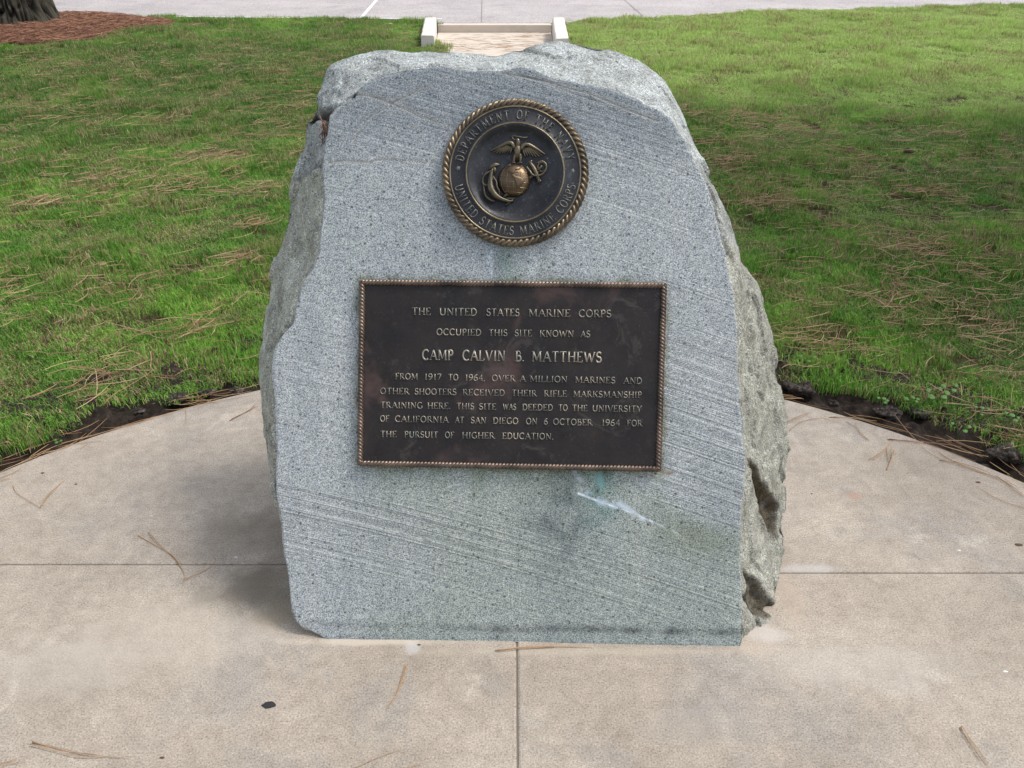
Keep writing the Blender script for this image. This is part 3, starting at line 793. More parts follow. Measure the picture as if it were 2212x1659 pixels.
# litter wedged in the notch
mb = MB()
for _ in range(14):
    a = nc + np.array([rng.normal(0, .004), rng.normal(0, .005), rng.normal(.0, .018)])
    b_ = a + np.array([rng.normal(0, .005), rng.normal(-.002, .005), rng.normal(-.015, .02)])
    v, f = tube(spline([a, (a + b_) / 2 + rng.normal(0, .004, 3), b_], 5), .0013, 4); mb.add(v, f, rng.random())
mb.build('needle_litter', NEEDLE_R, mem)['kind'] = 'stuff'

# ------------------------------------------------------------------ raised serif lettering
def arc(cx, cy, rx, ry, a0, a1, n=9): return [(cx + rx * math.cos(math.radians(a)), cy + ry * math.sin(math.radians(a))) for a in np.linspace(a0, a1, n)]
T, t = 1.0, .55
GL = {
 'A': (.80, [([(.08, 0), (.42, 1)], t), ([(.40, 1), (.74, 0)], T), ([(.2, .36), (.62, .36)], t)], [(.08, 0), (.74, 0)]),
 'B': (.62, [([(.14, 0), (.14, 1)], T), ([(.14, 1), (.3, 1)] + arc(.3, .77, .2, .23, 90, -90) + [(.14, .54)], t), ([(.14, .54), (.33, .54)] + arc(.33, .27, .23, .27, 90, -90) + [(.14, 0)], T)], [(.08, 0), (.08, 1)]),
 'C': (.74, [(arc(.42, .5, .34, .5, 48, 312, 17), T), ([(.66, .74), (.66, .95)], t)], []),
 'D': (.76, [([(.14, 0), (.14, 1)], T), ([(.14, 1), (.3, 1)] + arc(.3, .5, .38, .5, 90, -90, 13) + [(.14, 0)], T)], [(.08, 0), (.08, 1)]),
 'E': (.62, [([(.14, 0), (.14, 1)], T), ([(.14, 1), (.54, 1), (.54, .84)], t), ([(.14, .52), (.44, .52)], t), ([(.14, 0), (.56, 0), (.57, .18)], t)], [(.08, 0), (.08, 1)]),
 'F': (.58, [([(.14, 0), (.14, 1)], T), ([(.14, 1), (.54, 1), (.54, .84)], t), ([(.14, .52), (.44, .52)], t)], [(.12, 0), (.08, 1)]),
 'G': (.78, [(arc(.42, .5, .34, .5, 48, 330, 17), T), ([(.68, .42), (.68, .08)], T), ([(.52, .42), (.76, .42)], t)], []),
 'H': (.80, [([(.14, 0), (.14, 1)], T), ([(.66, 0), (.66, 1)], T), ([(.14, .52), (.66, .52)], t)], [(.14, 0), (.14, 1), (.66, 0), (.66, 1)]),
 'I': (.34, [([(.17, 0), (.17, 1)], T)], [(.17, 0), (.17, 1)]),
 'K': (.76, [([(.14, 0), (.14, 1)], T), ([(.14, .42), (.6, 1)], t), ([(.3, .6), (.68, 0)], T)], [(.14, 0), (.14, 1), (.6, 1), (.68, 0)]),
 'L': (.60, [([(.14, 0), (.14, 1)], T), ([(.14, 0), (.54, 0), (.56, .2)], t)], [(.08, 0), (.14, 1)]),
 'M': (.98, [([(.14, 0), (.16, 1)], t), ([(.16, 1), (.49, .12)], T), ([(.49, .12), (.80, 1)], t), ([(.80, 1), (.84, 0)], T)], [(.14, 0), (.12, 1), (.84, 0), (.85, 1)]),
 'N': (.82, [([(.14, 0), (.14, 1)], t), ([(.14, 1), (.68, 0)], T), ([(.68, 0), (.68, 1)], t)], [(.14, 0), (.12, 1), (.68, 1)]),
 'O': (.82, [(arc(.41, .5, .33, .5, 0, 360, 21), T)], []),
 'P': (.60, [([(.14, 0), (.14, 1)], T), ([(.14, 1), (.3, 1)] + arc(.3, .74, .23, .26, 90, -90) + [(.14, .48)], T)], [(.14, 0), (.08, 1)]),
 'R': (.70, [([(.14, 0), (.14, 1)], T), ([(.14, 1), (.3, 1)] + arc(.3, .75, .22, .25, 90, -90) + [(.14, .5)], t), ([(.32, .5), (.64, 0)], T)], [(.14, 0), (.08, 1), (.66, 0)]),
 'S': (.58, [(arc(.3, .75, .2, .25, 40, 250, 10) + arc(.28, .26, .23, .26, 70, -150, 11), T), ([(.47, .80), (.47, .98)], t), ([(.07, .04), (.07, .24)], t)], []),
 'T': (.70, [([(.35, 0), (.35, 1)], T), ([(.06, .82), (.06, 1), (.64, 1), (.64, .82)], t)], [(.35, 0)]),
 'U': (.80, [([(.14, 1), (.14, .35)] + arc(.4, .32, .26, .32, 180, 360) + [(.66, .35), (.66, 1)], T)], [(.14, 1), (.66, 1)]),
 'V': (.78, [([(.08, 1), (.39, 0)], T), ([(.39, 0), (.70, 1)], t)], [(.08, 1), (.70, 1)]),
 'W': (1.1, [([(.08, 1), (.32, 0)], T), ([(.32, 0), (.54, .9)], t), ([(.54, .9), (.78, 0)], T), ([(.78, 0), (1.02, 1)], t)], [(.08, 1), (1.02, 1)]),
 'Y': (.74, [([(.08, 1), (.37, .48)], T), ([(.37, .48), (.66, 1)], t), ([(.37, .5), (.37, 0)], T)], [(.08, 1), (.66, 1), (.37, 0)]),
 '1': (.42, [([(.22, 0), (.22, 1), (.10, .86)], T)], [(.22, 0)]),
 '4': (.60, [([(.42, 0), (.42, 1), (.05, .30), (.56, .30)], T)], [(.42, 0)]),
 '6': (.58, [(arc(.29, .28, .22, .28, 0, 360, 15), T), ([(.07, .28), (.10, .62), (.26, .90), (.48, 1)], T)], []),
 '7': (.54, [([(.07, .86), (.07, 1), (.50, 1), (.2, 0)], T)], []),
 '9': (.58, [(arc(.29, .72, .22, .28, 0, 360, 15), T), ([(.51, .72), (.47, .35), (.30, .10), (.10, 0)], T)], []),
 '.': (.26, [([(.10, .0), (.10, .09)], 1.2)], []),
 ',': (.26, [([(.12, .06), (.05, -.14)], 1.1)], []),
}
def ridge(mb, P2, wd, h, to3):
    """raised bar of trapezoid section along a 2-D polyline; to3 maps (x, y, z) to 3-D"""
    P = np.asarray(P2, float)
    if len(P) == 2: P = np.array([P[0], (P[0] + P[1]) / 2, P[1]])
    closed = np.allclose(P[0], P[-1])
    Tn = np.gradient(P, axis=0)
    if closed: Tn[0] = Tn[-1] = P[1] - P[-2]
    Tn /= np.linalg.norm(Tn, axis=1, keepdims=True) + 1e-12; Nn = np.c_[-Tn[:, 1], Tn[:, 0]]
    V = []
    for i in range(len(P)):
        for o, z in ((-.5, -.2), (-.34, .82), (0, 1), (.34, .82), (.5, -.2)):
            q = P[i] + Nn[i] * wd * o; V.append(to3(q[0], q[1], z * h))
    F = []
    for i in range(len(P) - 1):
        for a in range(4): F.append((i * 5 + a, i * 5 + 5 + a, i * 5 + 6 + a, i * 5 + 1 + a))
    F += [tuple(range(5)), tuple((len(P) - 1) * 5 + a for a in range(4, -1, -1))]
    mb.add(V, F)
def word(mb, txt, to3, h_unit, x_unit, z, weight=.15):
    """glyphs at unit height from x = 0; to3(x, y, z) places them"""
    x = 0
    for ch in txt:
        wd, strokes, ser = GL[ch]
        for k, (pl, wt) in enumerate(strokes):
            hh = z * (1 + .02 * k)
            sw = weight * wt * h_unit
            ridge(mb, [((x + px) * x_unit, py * h_unit) for px, py in pl], sw, hh, to3)
        for (sx, sy) in ser:
            ridge(mb, [((x + sx - .11) * x_unit, (sy * .96 + .02) * h_unit), ((x + sx + .11) * x_unit, (sy * .96 + .02) * h_unit)], weight * .5 * h_unit, z * .9, to3)
        x += wd + .06
def wlen(txt): return sum(GL[c][0] + .06 for c in txt) - .06

# ------------------------------------------------------------------ rectangular plaque
PLN = .013
pc = [stn(*p, PLN) for p in ((783, 610), (1434, 617), (1422, 1013), (778, 1001))]     # centre line of the rope
c2 = np.mean(pc, axis=0)
def pl_grow(g_): return [c + (c - c2) / np.linalg.norm(c - c2) * g_ for c in pc]
def pl_local(s, t_, n): return loc3(s, t_, n)
def plate(name, quad, n0, n1, mat, parent, bev=.002, res=1):
    q = np.array(quad); cc = q.mean(0); qi = [p - (p - cc) / np.linalg.norm(p - cc) * bev for p in q]
    V = [loc3(*p, n0) for p in q] + [loc3(*p, n1 - bev) for p in q] + [loc3(*p, n1) for p in qi]
    F = [(4 * k + i, 4 * k + i + 4, 4 * k + (i + 1) % 4 + 4, 4 * k + (i + 1) % 4) for k in range(2) for i in range(4)] + [(11, 10, 9, 8)]
    return mesh_obj(name, V, F, mat, parent, False)
plaque = plate('plaque', pl_grow(.005), -.004, PLN, BR_FIELD, mem)
plaque['label'] = 'dark rectangular bronze plaque with rope edge'
cor = [np.array(p) for p in pc]
def straight(a, b_, n): return [a + (b_ - a) * k / n for k in range(n)]
mb = MB(); sides = []
for i in range(4):
    a, b_ = cor[i], cor[(i + 1) % 4]; nseg = int(np.linalg.norm(b_ - a) / .0016)
    P = np.array([loc3(*q, PLN) for q in straight(a, b_, nseg) + [b_]])
    v, f = tube(P, .0080, 18, up=loc3(0, 0, 1), strands=3, twist=1 / .0088 * (1 if True else 1), deep=.48)
    ro = mb.add(v, f, .3)
    mbs = MB(); mbs.add(v, f, .3); mbs.build('rope_border', BR_ROPE, plaque)
LINES = [
 ('THE UNITED STATES MARINE CORPS', [(445,568),(622,865),(925,1140),(1197,1468),(1520,1732)], (445, 310), (1732, 326), 45),
 ('OCCUPIED THIS SITE KNOWN AS', [(603,893),(940,1062),(1108,1220),(1268,1490),(1532,1595)], (603, 440), (1595, 455), 40),
 ('CAMP CALVIN B. MATTHEWS', [(510,712),(770,1048),(1112,1172),(1217,1670)], (510, 600), (1670, 617), 64),
 ('FROM 1917 TO 1964, OVER A MILLION MARINES AND', [(338,485),(525,635),(680,745),(787,920),(960,1112),(1140,1180),(1205,1448),(1497,1758),(1808,1930)], (338, 725), (1930, 755), 38),
 ('OTHER SHOOTERS RECEIVED THEIR RIFLE MARKSMANSHIP', [(240,428),(463,733),(773,1045),(1088,1250),(1297,1445),(1485,1928)], (240, 820), (1928, 846), 38),
 ('TRAINING HERE. THIS SITE WAS DEEDED TO THE UNIVERSITY', [(242,515),(545,697),(733,847),(878,990),(1032,1118),(1157,1355),(1390,1450),(1478,1578),(1608,1928)], (242, 910), (1928, 937), 38),
 ('OF CALIFORNIA AT SAN DIEGO ON 6 OCTOBER 1964 FOR', [(240,300),(335,682),(722,782),(825,925),(968,1132),(1180,1255),(1297,1322),(1355,1608),(1668,1788),(1832,1930)], (240, 998), (1930, 1029), 38),
 ('THE PURSUIT OF HIGHER EDUCATION.', [(242,348),(397,615),(658,718),(768,978),(1028,1360)], (242, 1098), (1360, 1114), 38)]
def zp(x, y): return ((1350 + x / 1.6385) / 1.8228, (1050 + y / 1.6385) / 1.8228)
for txt, spans, b0, b1, ch in LINES:
    mb = MB()
    for wtxt, (xa, xb) in zip(txt.split(' '), spans):
        by = lambda x: b0[1] + (b1[1] - b0[1]) * (x - b0[0]) / (b1[0] - b0[0])
        A_ = stn(*zp(xa, by(xa)), PLN); B_ = stn(*zp(xb, by(xb)), PLN); L = np.linalg.norm(B_ - A_); ex = (B_ - A_) / L; ey = np.array([-ex[1], ex[0]])
        H = np.linalg.norm(stn(*zp(xa, by(xa) - ch), PLN) - A_)
        to3 = lambda x, y, z, A_=A_, ex=ex, ey=ey: loc3(*(A_ + ex * x + ey * y), PLN + z)
        if ch < 60: word(mb, wtxt, to3, H, L / wlen(wtxt), .0024, .17)
        else:
            x0 = 0
            for c1 in wtxt:
                ml = MB(); word(ml, c1, lambda x, y, z, x0=x0: to3(x + x0, y, z), H, L / wlen(wtxt), .0026, .19)
                ml.build('letter', BR_LET, plaque); x0 += (GL[c1][0] + .06) * L / wlen(wtxt)
    if ch < 60: mb.build('raised_lettering', BR_LET, plaque)['kind'] = 'stuff'
# rosette screws are not shown; the plaque sits on a thin bed of sealant
seal_q = pl_grow(.011)
sl = plate('sealant_bed', seal_q, -.004, .0022, flat_mat('dark_sealant', (.10, .095, .075), .9), plaque, .001)

# ------------------------------------------------------------------ round seal
MC = stn(1112.8, 375, .012); MP = float(np.linalg.norm(stn(1212.8, 375, .012) - MC)) / 100   # metres per px
def lathe(prof, seg=160):
    V = []; 
    for r, n in prof:
        for k in range(seg):
            a = 2 * math.pi * k / seg; V.append(loc3(MC[0] + r * MP * math.cos(a), MC[1] + r * MP * math.sin(a), n))
    F = [(i * seg + k, i * seg + (k + 1) % seg, (i + 1) * seg + (k + 1) % seg, (i + 1) * seg + k) for i in range(len(prof) - 1) for k in range(seg)]
    F.append(tuple(range(seg - 1, -1, -1))) if prof[0][0] > 0 else None
    return V, F
med = mesh_obj('medallion', *lathe([(2, .012), (40, .0121), (70, .0125), (84, .0142), (93, .019), (99, .0245), (102, .026), (108, .026), (110, .024), (136, .024), (143, .024), (150, .019), (153, -.004)]), BR_DISC, mem)
med['label'] = 'round bronze seal with eagle, globe and anchor'
def ring(name, r, n, rad, mat, **kw):
    k_ = kw.pop('seg', 220); P = [loc3(MC[0] + r * MP * math.cos(a), MC[1] + r * MP * math.sin(a), n) for a in np.linspace(0, 2 * math.pi, k_, endpoint=False)]
    m_ = MB(); m_.add(*tube(P, rad, kw.pop('k', 8), True, up=loc3(0, 0, 1), **kw)); return m_.build(name, mat, med)
ring('inner_ring', 105, .0262, .0021, BR_RING)
ring('outer_ring', 140, .0245, .0019, BR_RING)
cl = 2 * math.pi * 149.5 * MP
ring('rope_border', 149.5, .0165, .0105, BR_MROPE, seg=1600, k=24, strands=3, twist=72 / cl, deep=.52)
def z2(x, y): return np.array([(x - 1015) / 4.32 * MP, -(y - 815) / 4.32 * MP])
def m3(x, y, n): q = z2(x, y); return loc3(MC[0] + q[0], MC[1] + q[1], n)
# curved lettering
def arc_text(txt, r_base, a_mid, span, inward, h):
    mb = MB(); tot = wlen_s(txt); rad0 = r_base * MP
    x = 0
    for ch in txt:
        if ch == ' ': x += .62; continue
        wd, strokes, ser = GL[ch]
        xc = x + wd / 2
        frac = xc / tot - .5
        a = a_mid - span * frac if not inward else a_mid + span * frac
        xu = abs(span) * rad0 / tot
        er = np.array([math.cos(a), math.sin(a)]); ex = np.array([math.sin(a), -math.cos(a)])
        if inward: er = -er; ex = -ex
        base = np.array([math.cos(a), math.sin(a)]) * rad0
        to3 = lambda px, py, z, base=base, er=er, ex=ex: loc3(*(MC + base + ex * px + er * py), .024 + z)
        for k, (pl, wt) in enumerate(strokes):
            ridge(mb, [((px - wd / 2) * xu * .92, py * h) for px, py in pl], .15 * wt * h, .0020 * (1 + .02 * k), to3)
        for sx, sy in ser:
            ridge(mb, [((sx - .11 - wd / 2) * xu, (sy * .96 + .02) * h), ((sx + .11 - wd / 2) * xu, (sy * .96 + .02) * h)], .08 * h, .0018, to3)
        x += wd + .14
    return mb
def wlen_s(txt): return sum(.62 if c == ' ' else GL[c][0] + .14 for c in txt) - .14
# zoom (490,680) -> angle of the first letter, (1555,740) -> last
arc_text('DEPARTMENT OF THE NAVY', 113.5, math.radians(91), math.radians(156), False, 18 * MP).build('raised_lettering', BR_MLET, med)['kind'] = 'stuff'
arc_text('UNITED STATES MARINE CORPS', 133, math.radians(270.5), math.radians(156), True, 18 * MP).build('raised_lettering', BR_MLET, med)['kind'] = 'stuff'
for a in (176, 2):
    mb = MB(); a = math.radians(a); c0 = MC + np.array([math.cos(a), math.sin(a)]) * 123 * MP
    V = [loc3(*(c0 + np.array([math.cos(a + q * math.pi / 5), math.sin(a + q * math.pi / 5)]) * (6.5 if q % 2 == 0 else 2.8) * MP), .0242) for q in range(10)] + [loc3(*c0, .0265)]
    mb.add(V, [(q, (q + 1) % 10, 10) for q in range(10)]); mb.build('star', BR_MLET, med)
# globe
mb = MB(); gc = (1005, 880); gr = 155; nl = 24; V = []; Fg = []
gz = .0125
def gp(th, ph, k=1.0):   # th from pole facing the viewer, ph around
    x = gc[0] + gr * math.sin(th) * math.cos(ph) * k; y = gc[1] + gr * math.sin(th) * math.sin(ph) * k
    return m3(x, y, gz + .026 * math.cos(th) * k)
for i in range(nl + 1):
    for j in range(64): V.append(gp(math.pi / 2 * (i / nl) if i else .001, 2 * math.pi * j / 64))
for i in range(nl):
    for j in range(64): Fg.append((i * 64 + j, i * 64 + (j + 1) % 64, (i + 1) * 64 + (j + 1) % 64, (i + 1) * 64 + j))
mb.add(V, Fg); globe = mb.build('globe', BR_GLOBE, med)
def sph(x, y, k=1.0):    # point on the globe above zoom position (x, y)
    dx, dy = (x - gc[0]) / gr, (y - gc[1]) / gr; r2 = min(dx * dx + dy * dy, .999); return m3(x, y, gz + .026 * math.sqrt(1 - r2) * k + .0004)
mb = MB(); tl = math.radians(4)
for yy in (-.72, -.45, -.16, .14, .43, .70):
    hw = math.sqrt(1 - yy * yy) * .985
    P = [sph(gc[0] + gr * (x * math.cos(tl) - (yy + .06 * (1 - x * x)) * math.sin(tl)), gc[1] + gr * (x * math.sin(tl) + (yy + .06 * (1 - x * x)) * math.cos(tl))) for x in np.linspace(-hw, hw, 24)]
    mb.add(*tube(P, .0007, 5, up=loc3(0, 0, 1)))
for k_ in (-.78, -.42, 0, .42, .78):
    P = [sph(gc[0] + gr * .985 * (k_ * math.sqrt(1 - v * v)) - gr * .05 * v, gc[1] + gr * v * .97) for v in np.linspace(-.97, .97, 24)]
    mb.add(*tube(P, .0007, 5, up=loc3(0, 0, 1)))
mb.build('grid_lines', BR_RING, med)
def continent(poly):
    P = np.array(poly, float); c = P.mean(0); n = len(P); m_ = MB(); V = []
    for k, lift in ((1.0, .0003), (.93, .0016), (.55, .0018)):
        for p in P:
            q = c + (p - c) * k; V.append(sph(*q) + loc3(0, 0, lift))
    V.append(sph(*c) + loc3(0, 0, .0019))
    F = [(a * n + i, a * n + (i + 1) % n, (a + 1) * n + (i + 1) % n, (a + 1) * n + i) for a in range(2) for i in range(n)] + [(2 * n + i, 2 * n + (i + 1) % n, 3 * n) for i in range(n)]
    m_.add(V, F); return m_.build('continent', BR_GLOBE, med)
continent([(925,775),(940,755),(985,745),(1040,748),(1075,770),(1060,790),(1030,792),(1012,805),(1010,830),(985,838),(965,822),(945,815),(925,800)])
continent([(975,835),(1000,840),(1020,858),(1060,862),(1100,880),(1105,905),(1080,935),(1060,965),(1042,985),(1030,965),(1028,930),(1015,900),(1010,880),(985,860)])
continent([(1095,775),(1120,785),(1140,815),(1130,825),(1105,800)])
# eagle
eg = MB(); up3 = loc3(0, 0, 1)
def tz(m_, pts, rad, flat=1.0, k=7, n=10, base=.0165):
    P = spline([m3(x, y, base + dz) for x, y, dz in pts], n)
    r = np.interp(np.linspace(0, 1, n), np.linspace(0, 1, len(rad)), rad) / 4.32 * MP
    m_.add(*tube(P, r, k, up=up3, flat=flat))
tz(eg, [(1035,690,0), (1033,640,.004), (1035,590,.006), (1037,560,.006)], [14, 32, 36, 22], .8)
tz(eg, [(1037,570,.006), (1040,535,.010), (1030,515,.011), (1012,522,.010)], [24, 23, 17, 5], .9)
tz(eg, [(1015,645,.004), (1005,680,.005), (1000,715,.006)], [17, 14, 9]); tz(eg, [(1058,645,.004), (1064,680,.005), (1062,715,.006)], [17, 14, 9])
for dx in (-16, 0, 16):
    tz(eg, [(1000,712,.006), (1000 + dx, 730, .007)], [7, 4], n=4); tz(eg, [(1062,712,.006), (1062 + dx, 730, .007)], [7, 4], n=4)
for k in range(3): tz(eg, [(1035 + (k - 1) * 8, 650, .002), (1035 + (k - 1) * 18, 705, .0)], [10, 7], n=4)
eg.build('eagle_body', BR_EMB, med)
for sgn in (-1, 1):
    wg = MB(); X = lambda dx: 1036 + sgn * dx; dy = 0 if sgn < 0 else 14
    tz(wg, [(X(30), 590 + dy, .006), (X(55), 548 + dy, .008), (X(100), 545 + dy, .007), (X(160), 572 + dy, .005), (X(262), 618 + dy * 2, .002)], [20, 20, 17, 12, 4], .8, n=16)
    tips = [(262, 620), (236, 632), (208, 640), (178, 642), (150, 640), (122, 634), (96, 634), (72, 642)]
    roots = [(120, 556), (108, 556), (98, 558), (88, 560), (78, 564), (66, 568), (54, 572), (44, 576)]
    for (tx, ty), (rx_, ry_) in zip(tips, roots):
        tz(wg, [(X(rx_), ry_ + dy, .004), (X((rx_ + tx) / 2), (ry_ + ty) / 2 + dy * 1.3 - 2, .003), (X(tx), ty + dy * 2, .0005)], [11, 11, 3.5], .6, n=8)
    wg.build('wing', BR_EMB, med)
sc_ = MB(); tz(sc_, [(962,490,.003), (985,478,.006), (1040,486,.007), (1095,494,.006), (1132,484,.003)], [4, 8, 8, 8, 4], .6, n=16)
tz(sc_, [(985,480,.006), (990,505,.006), (1010,515,.008)], [5, 6, 4], .6, n=6); tz(sc_, [(1100,494,.005), (1118,500,.003)], [5, 3], .6, n=4)
sc_.build('scroll', BR_EMB, med)
an = MB()
tz(an, [(1230,800,.004), (1120,880,.0), (1000,970,-.002), (900,1040,.0)], [15, 17, 18, 20], n=12)                      # shank
tz(an, [(805,775,.004), (790,840,.006), (785,900,.007), (795,970,.009), (840,1030,.010), (900,1062,.009), (965,1078,.007), (1000,1070,.005)], [12, 20, 30, 36, 30, 22, 16, 8], .9, n=26)
tz(an, [(765,790,.002), (800,755,.006), (840,742,.006), (875,740,.003)], [4, 20, 20, 5], .5, n=10)
tz(an, [(800,760,.003), (825,790,.006), (828,828,.003)], [20, 18, 4], .5, n=8)
tz(an, [(900,1048,.003), (950,1052,.006), (1015,1048,.004)], [4, 12, 4], .5, n=8); tz(an, [(1000,1062,.005), (960,1090,.005), (925,1118,.003)], [10, 13, 4], .5, n=8)
tz(an, [(1150,720,.006), (1185,770,.008), (1215,830,.008), (1240,905,.005)], [16, 21, 21, 15], n=12)                   # stock
tz(an, [(1140,722,.006), (1172,706,.006)], [12, 12], n=4); tz(an, [(1222,905,.005), (1255,885,.005)], [11, 11], n=4)
tz(an, [(1225,790,.006), (1250,770,.007), (1262,750,.007)], [12, 14, 12], n=6)
Pn = [m3(1262 + 38 * math.cos(a), 760 + 42 * math.sin(a), .0205) for a in np.linspace(0, 2 * math.pi, 28, endpoint=False)]
an.add(*tube(Pn, 9 / 4.32 * MP, 7, True, up=up3)); an.build('anchor', BR_EMB, med)
rp = MB()
for pts in ([(790,800,.004), (740,830,.006), (715,880,.006), (722,925,.006), (760,930,.008), (800,890,.009), (808,850,.007)],
            [(722,930,.005), (730,985,.006), (745,1030,.006), (790,1068,.006), (825,1075,.004)],
            [(808,850,.006), (840,900,.008), (850,950,.009), (870,990,.008), (868,1030,.006)],
            [(1120,760,.006), (1150,800,.008), (1180,838,.010), (1225,845,.010), (1270,825,.008), (1300,780,.006), (1300,735,.005), (1262,708,.004), (1220,725,.004)]):
    P = spline([m3(x, y, .017 + dz) for x, y, dz in pts], 90); L = np.linalg.norm(np.diff(P, axis=0), axis=1).sum()
    rp.add(*tube(P, 10.5 / 4.32 * MP, 8, up=up3, strands=2, twist=1 / (17 / 4.32 * MP), deep=.35))
rp.build('anchor_rope', BR_EMB, med)['kind'] = 'stuff'

# ------------------------------------------------------------------ pine trees
def pine(name, x, y, label, r0, hgt, z0, crown_r, crown_z0, seed, detailed=True):
    rg = np.random.default_rng(seed)
    e = empty(name, (x, y, z0)); tag(e, label, 'tree')
    nz = 240 if detailed else 60; na_ = 240 if detailed else 40
    zz = np.concatenate([np.linspace(-.15, 1.2, nz // 2), np.linspace(1.2, hgt, nz // 2 + 1)[1:]]); aa_ = np.linspace(0, 2 * np.pi, na_, endpoint=False)
    A2, Z2 = np.meshgrid(aa_, zz)
    base = r0 * (1 - .55 * Z2 / hgt) + r0 * .38 * np.exp(-np.clip(Z2, 0, 99) / .16) * (1 + .35 * np.cos(A2 * 5 + 1)) 
    p = np.stack([np.cos(A2) * 2.6 * r0 / .4, np.sin(A2) * 2.6 * r0 / .4, Z2 * .55], -1)
    warp = p + .35 * np.stack([noise(p * 1.3, 1), noise(p * 1.3, 2), 0 * Z2], -1)
    rdg = 1 - np.abs(noise(warp * np.array([4.2, 4.2, 5.0]), 5)) * 2.6; rdg = np.clip(rdg, 0, 1)
    rdg2 = np.clip(1 - np.abs(noise(warp * np.array([9, 9, 11]), 6)) * 2, 0, 1)
    h_ = 1 - np.clip(.75 * rdg ** 1.5 + .35 * rdg2 ** 2, 0, 1)
    rad = base + .12 * (h_ - .5) + .012 * noise(p * 8, 9)
    V = np.stack([rad * np.cos(A2), rad * np.sin(A2), Z2], -1).reshape(-1, 3)
    ii = np.arange(nz * na_).reshape(nz, na_); F = np.stack([ii[:-1], np.roll(ii, -1, 1)[:-1], np.roll(ii, -1, 1)[1:], ii[1:]], -1).reshape(-1, 4)
    mesh_obj('trunk', V, F, BARK, e, True, {'ridge': h_.ravel()})
    lm = MB(); tips = []
    for k in range(34):
        z = crown_z0 + (hgt - crown_z0) * (k / 34) ** .9; a = k * 2.4 + rg.uniform(-.3, .3); L = crown_r * (1 - .5 * (k / 34) ** 2) * rg.uniform(.75, 1.05)
        d = np.array([math.cos(a), math.sin(a), 0]); P = spline([d * .05 + [0, 0, z], d * L * .5 + [0, 0, z + .25 * L], d * L + [0, 0, z + .32 * L]], 9)
        v, f = tube(P, np.linspace(.09, .02, 9), 6); lm.add(v, f)
        for q in np.linspace(.35, 1, 9):
            b0_ = P[int(q * 8)]
            for s_ in (-1, 1):
                sd_ = np.array([-d[1], d[0], 0]) * s_; tips.append(b0_ + sd_ * rg.uniform(.2, .9) * L * .3 + d * rg.uniform(0, .3) + [0, 0, rg.uniform(0, .3)])
    lm.build('branches', BARK, e)
    tips = np.array(tips); V = []; n = 0
    c_ = np.repeat(tips, 60, axis=0); n = len(c_); c_ = c_ + rg.normal(0, .17, (n, 3)) 
    d1 = rg.normal(0, 1, (n, 3)); d1[:, 2] += .4; d1 /= np.linalg.norm(d1, axis=1, keepdims=True)
    d2 = np.cross(d1, rg.normal(0, 1, (n, 3))); d2 /= np.linalg.norm(d2, axis=1, keepdims=True)
    V = np.stack([c_ - d2 * .012, c_ + d2 * .012, c_ + d1 * rg.uniform(.15, .28, (n, 1))], 1).reshape(-1, 3)
    tag(mesh_obj('needle_foliage', V, np.arange(3 * n).reshape(-1, 3), PINE, e), kind='stuff')
    return e
TX, TY = -6.50, 11.45
TZ = .16
pine('pine_tree', TX, TY, 'thick pine trunk with deeply furrowed bark standing in rusty needle mulch at the top left', .40, 11, TZ - .03, 4.2, 4.2, 3)
pine('pine_tree', 7.4, 5.6, 'second pine added beyond the right edge of the picture to shade the lawn', .28, 8.6, .05, 2.7, 5.0, 9, False)  # unseen tree, added to cast the shade band on the right lawn

# mulch mound
mr = np.linspace(0, 1, 30); ma = np.linspace(0, 2 * np.pi, 140, endpoint=False); A2, R2 = np.meshgrid(ma, mr)
MRX, MRY = 1.62, 1.62
def mound_xy(a, r):
    k = 1 + .10 * np.sin(3 * a + 1) + .06 * np.sin(7 * a)
    return TX + MRX * r * k * np.cos(a), TY - .05 + MRY * r * k * np.sin(a)
mx, my = mound_xy(A2, R2); my = np.minimum(my, road_edge(mx) - .05)
mz = lawn_z(mx, my) + .005 + .10 * (1 - R2 ** 2) + .02 * noise(np.stack([mx * 9, my * 9, 0 * mx], -1), 4)
ii = np.arange(30 * 140).reshape(30, 140); F = np.stack([ii[:-1], np.roll(ii, -1, 1)[:-1], np.roll(ii, -1, 1)[1:], ii[1:]], -1).reshape(-1, 4)
tag(mesh_obj('mulch_bed', np.stack([mx, my, mz], -1).reshape(-1, 3), F, MULCH), kind='structure')

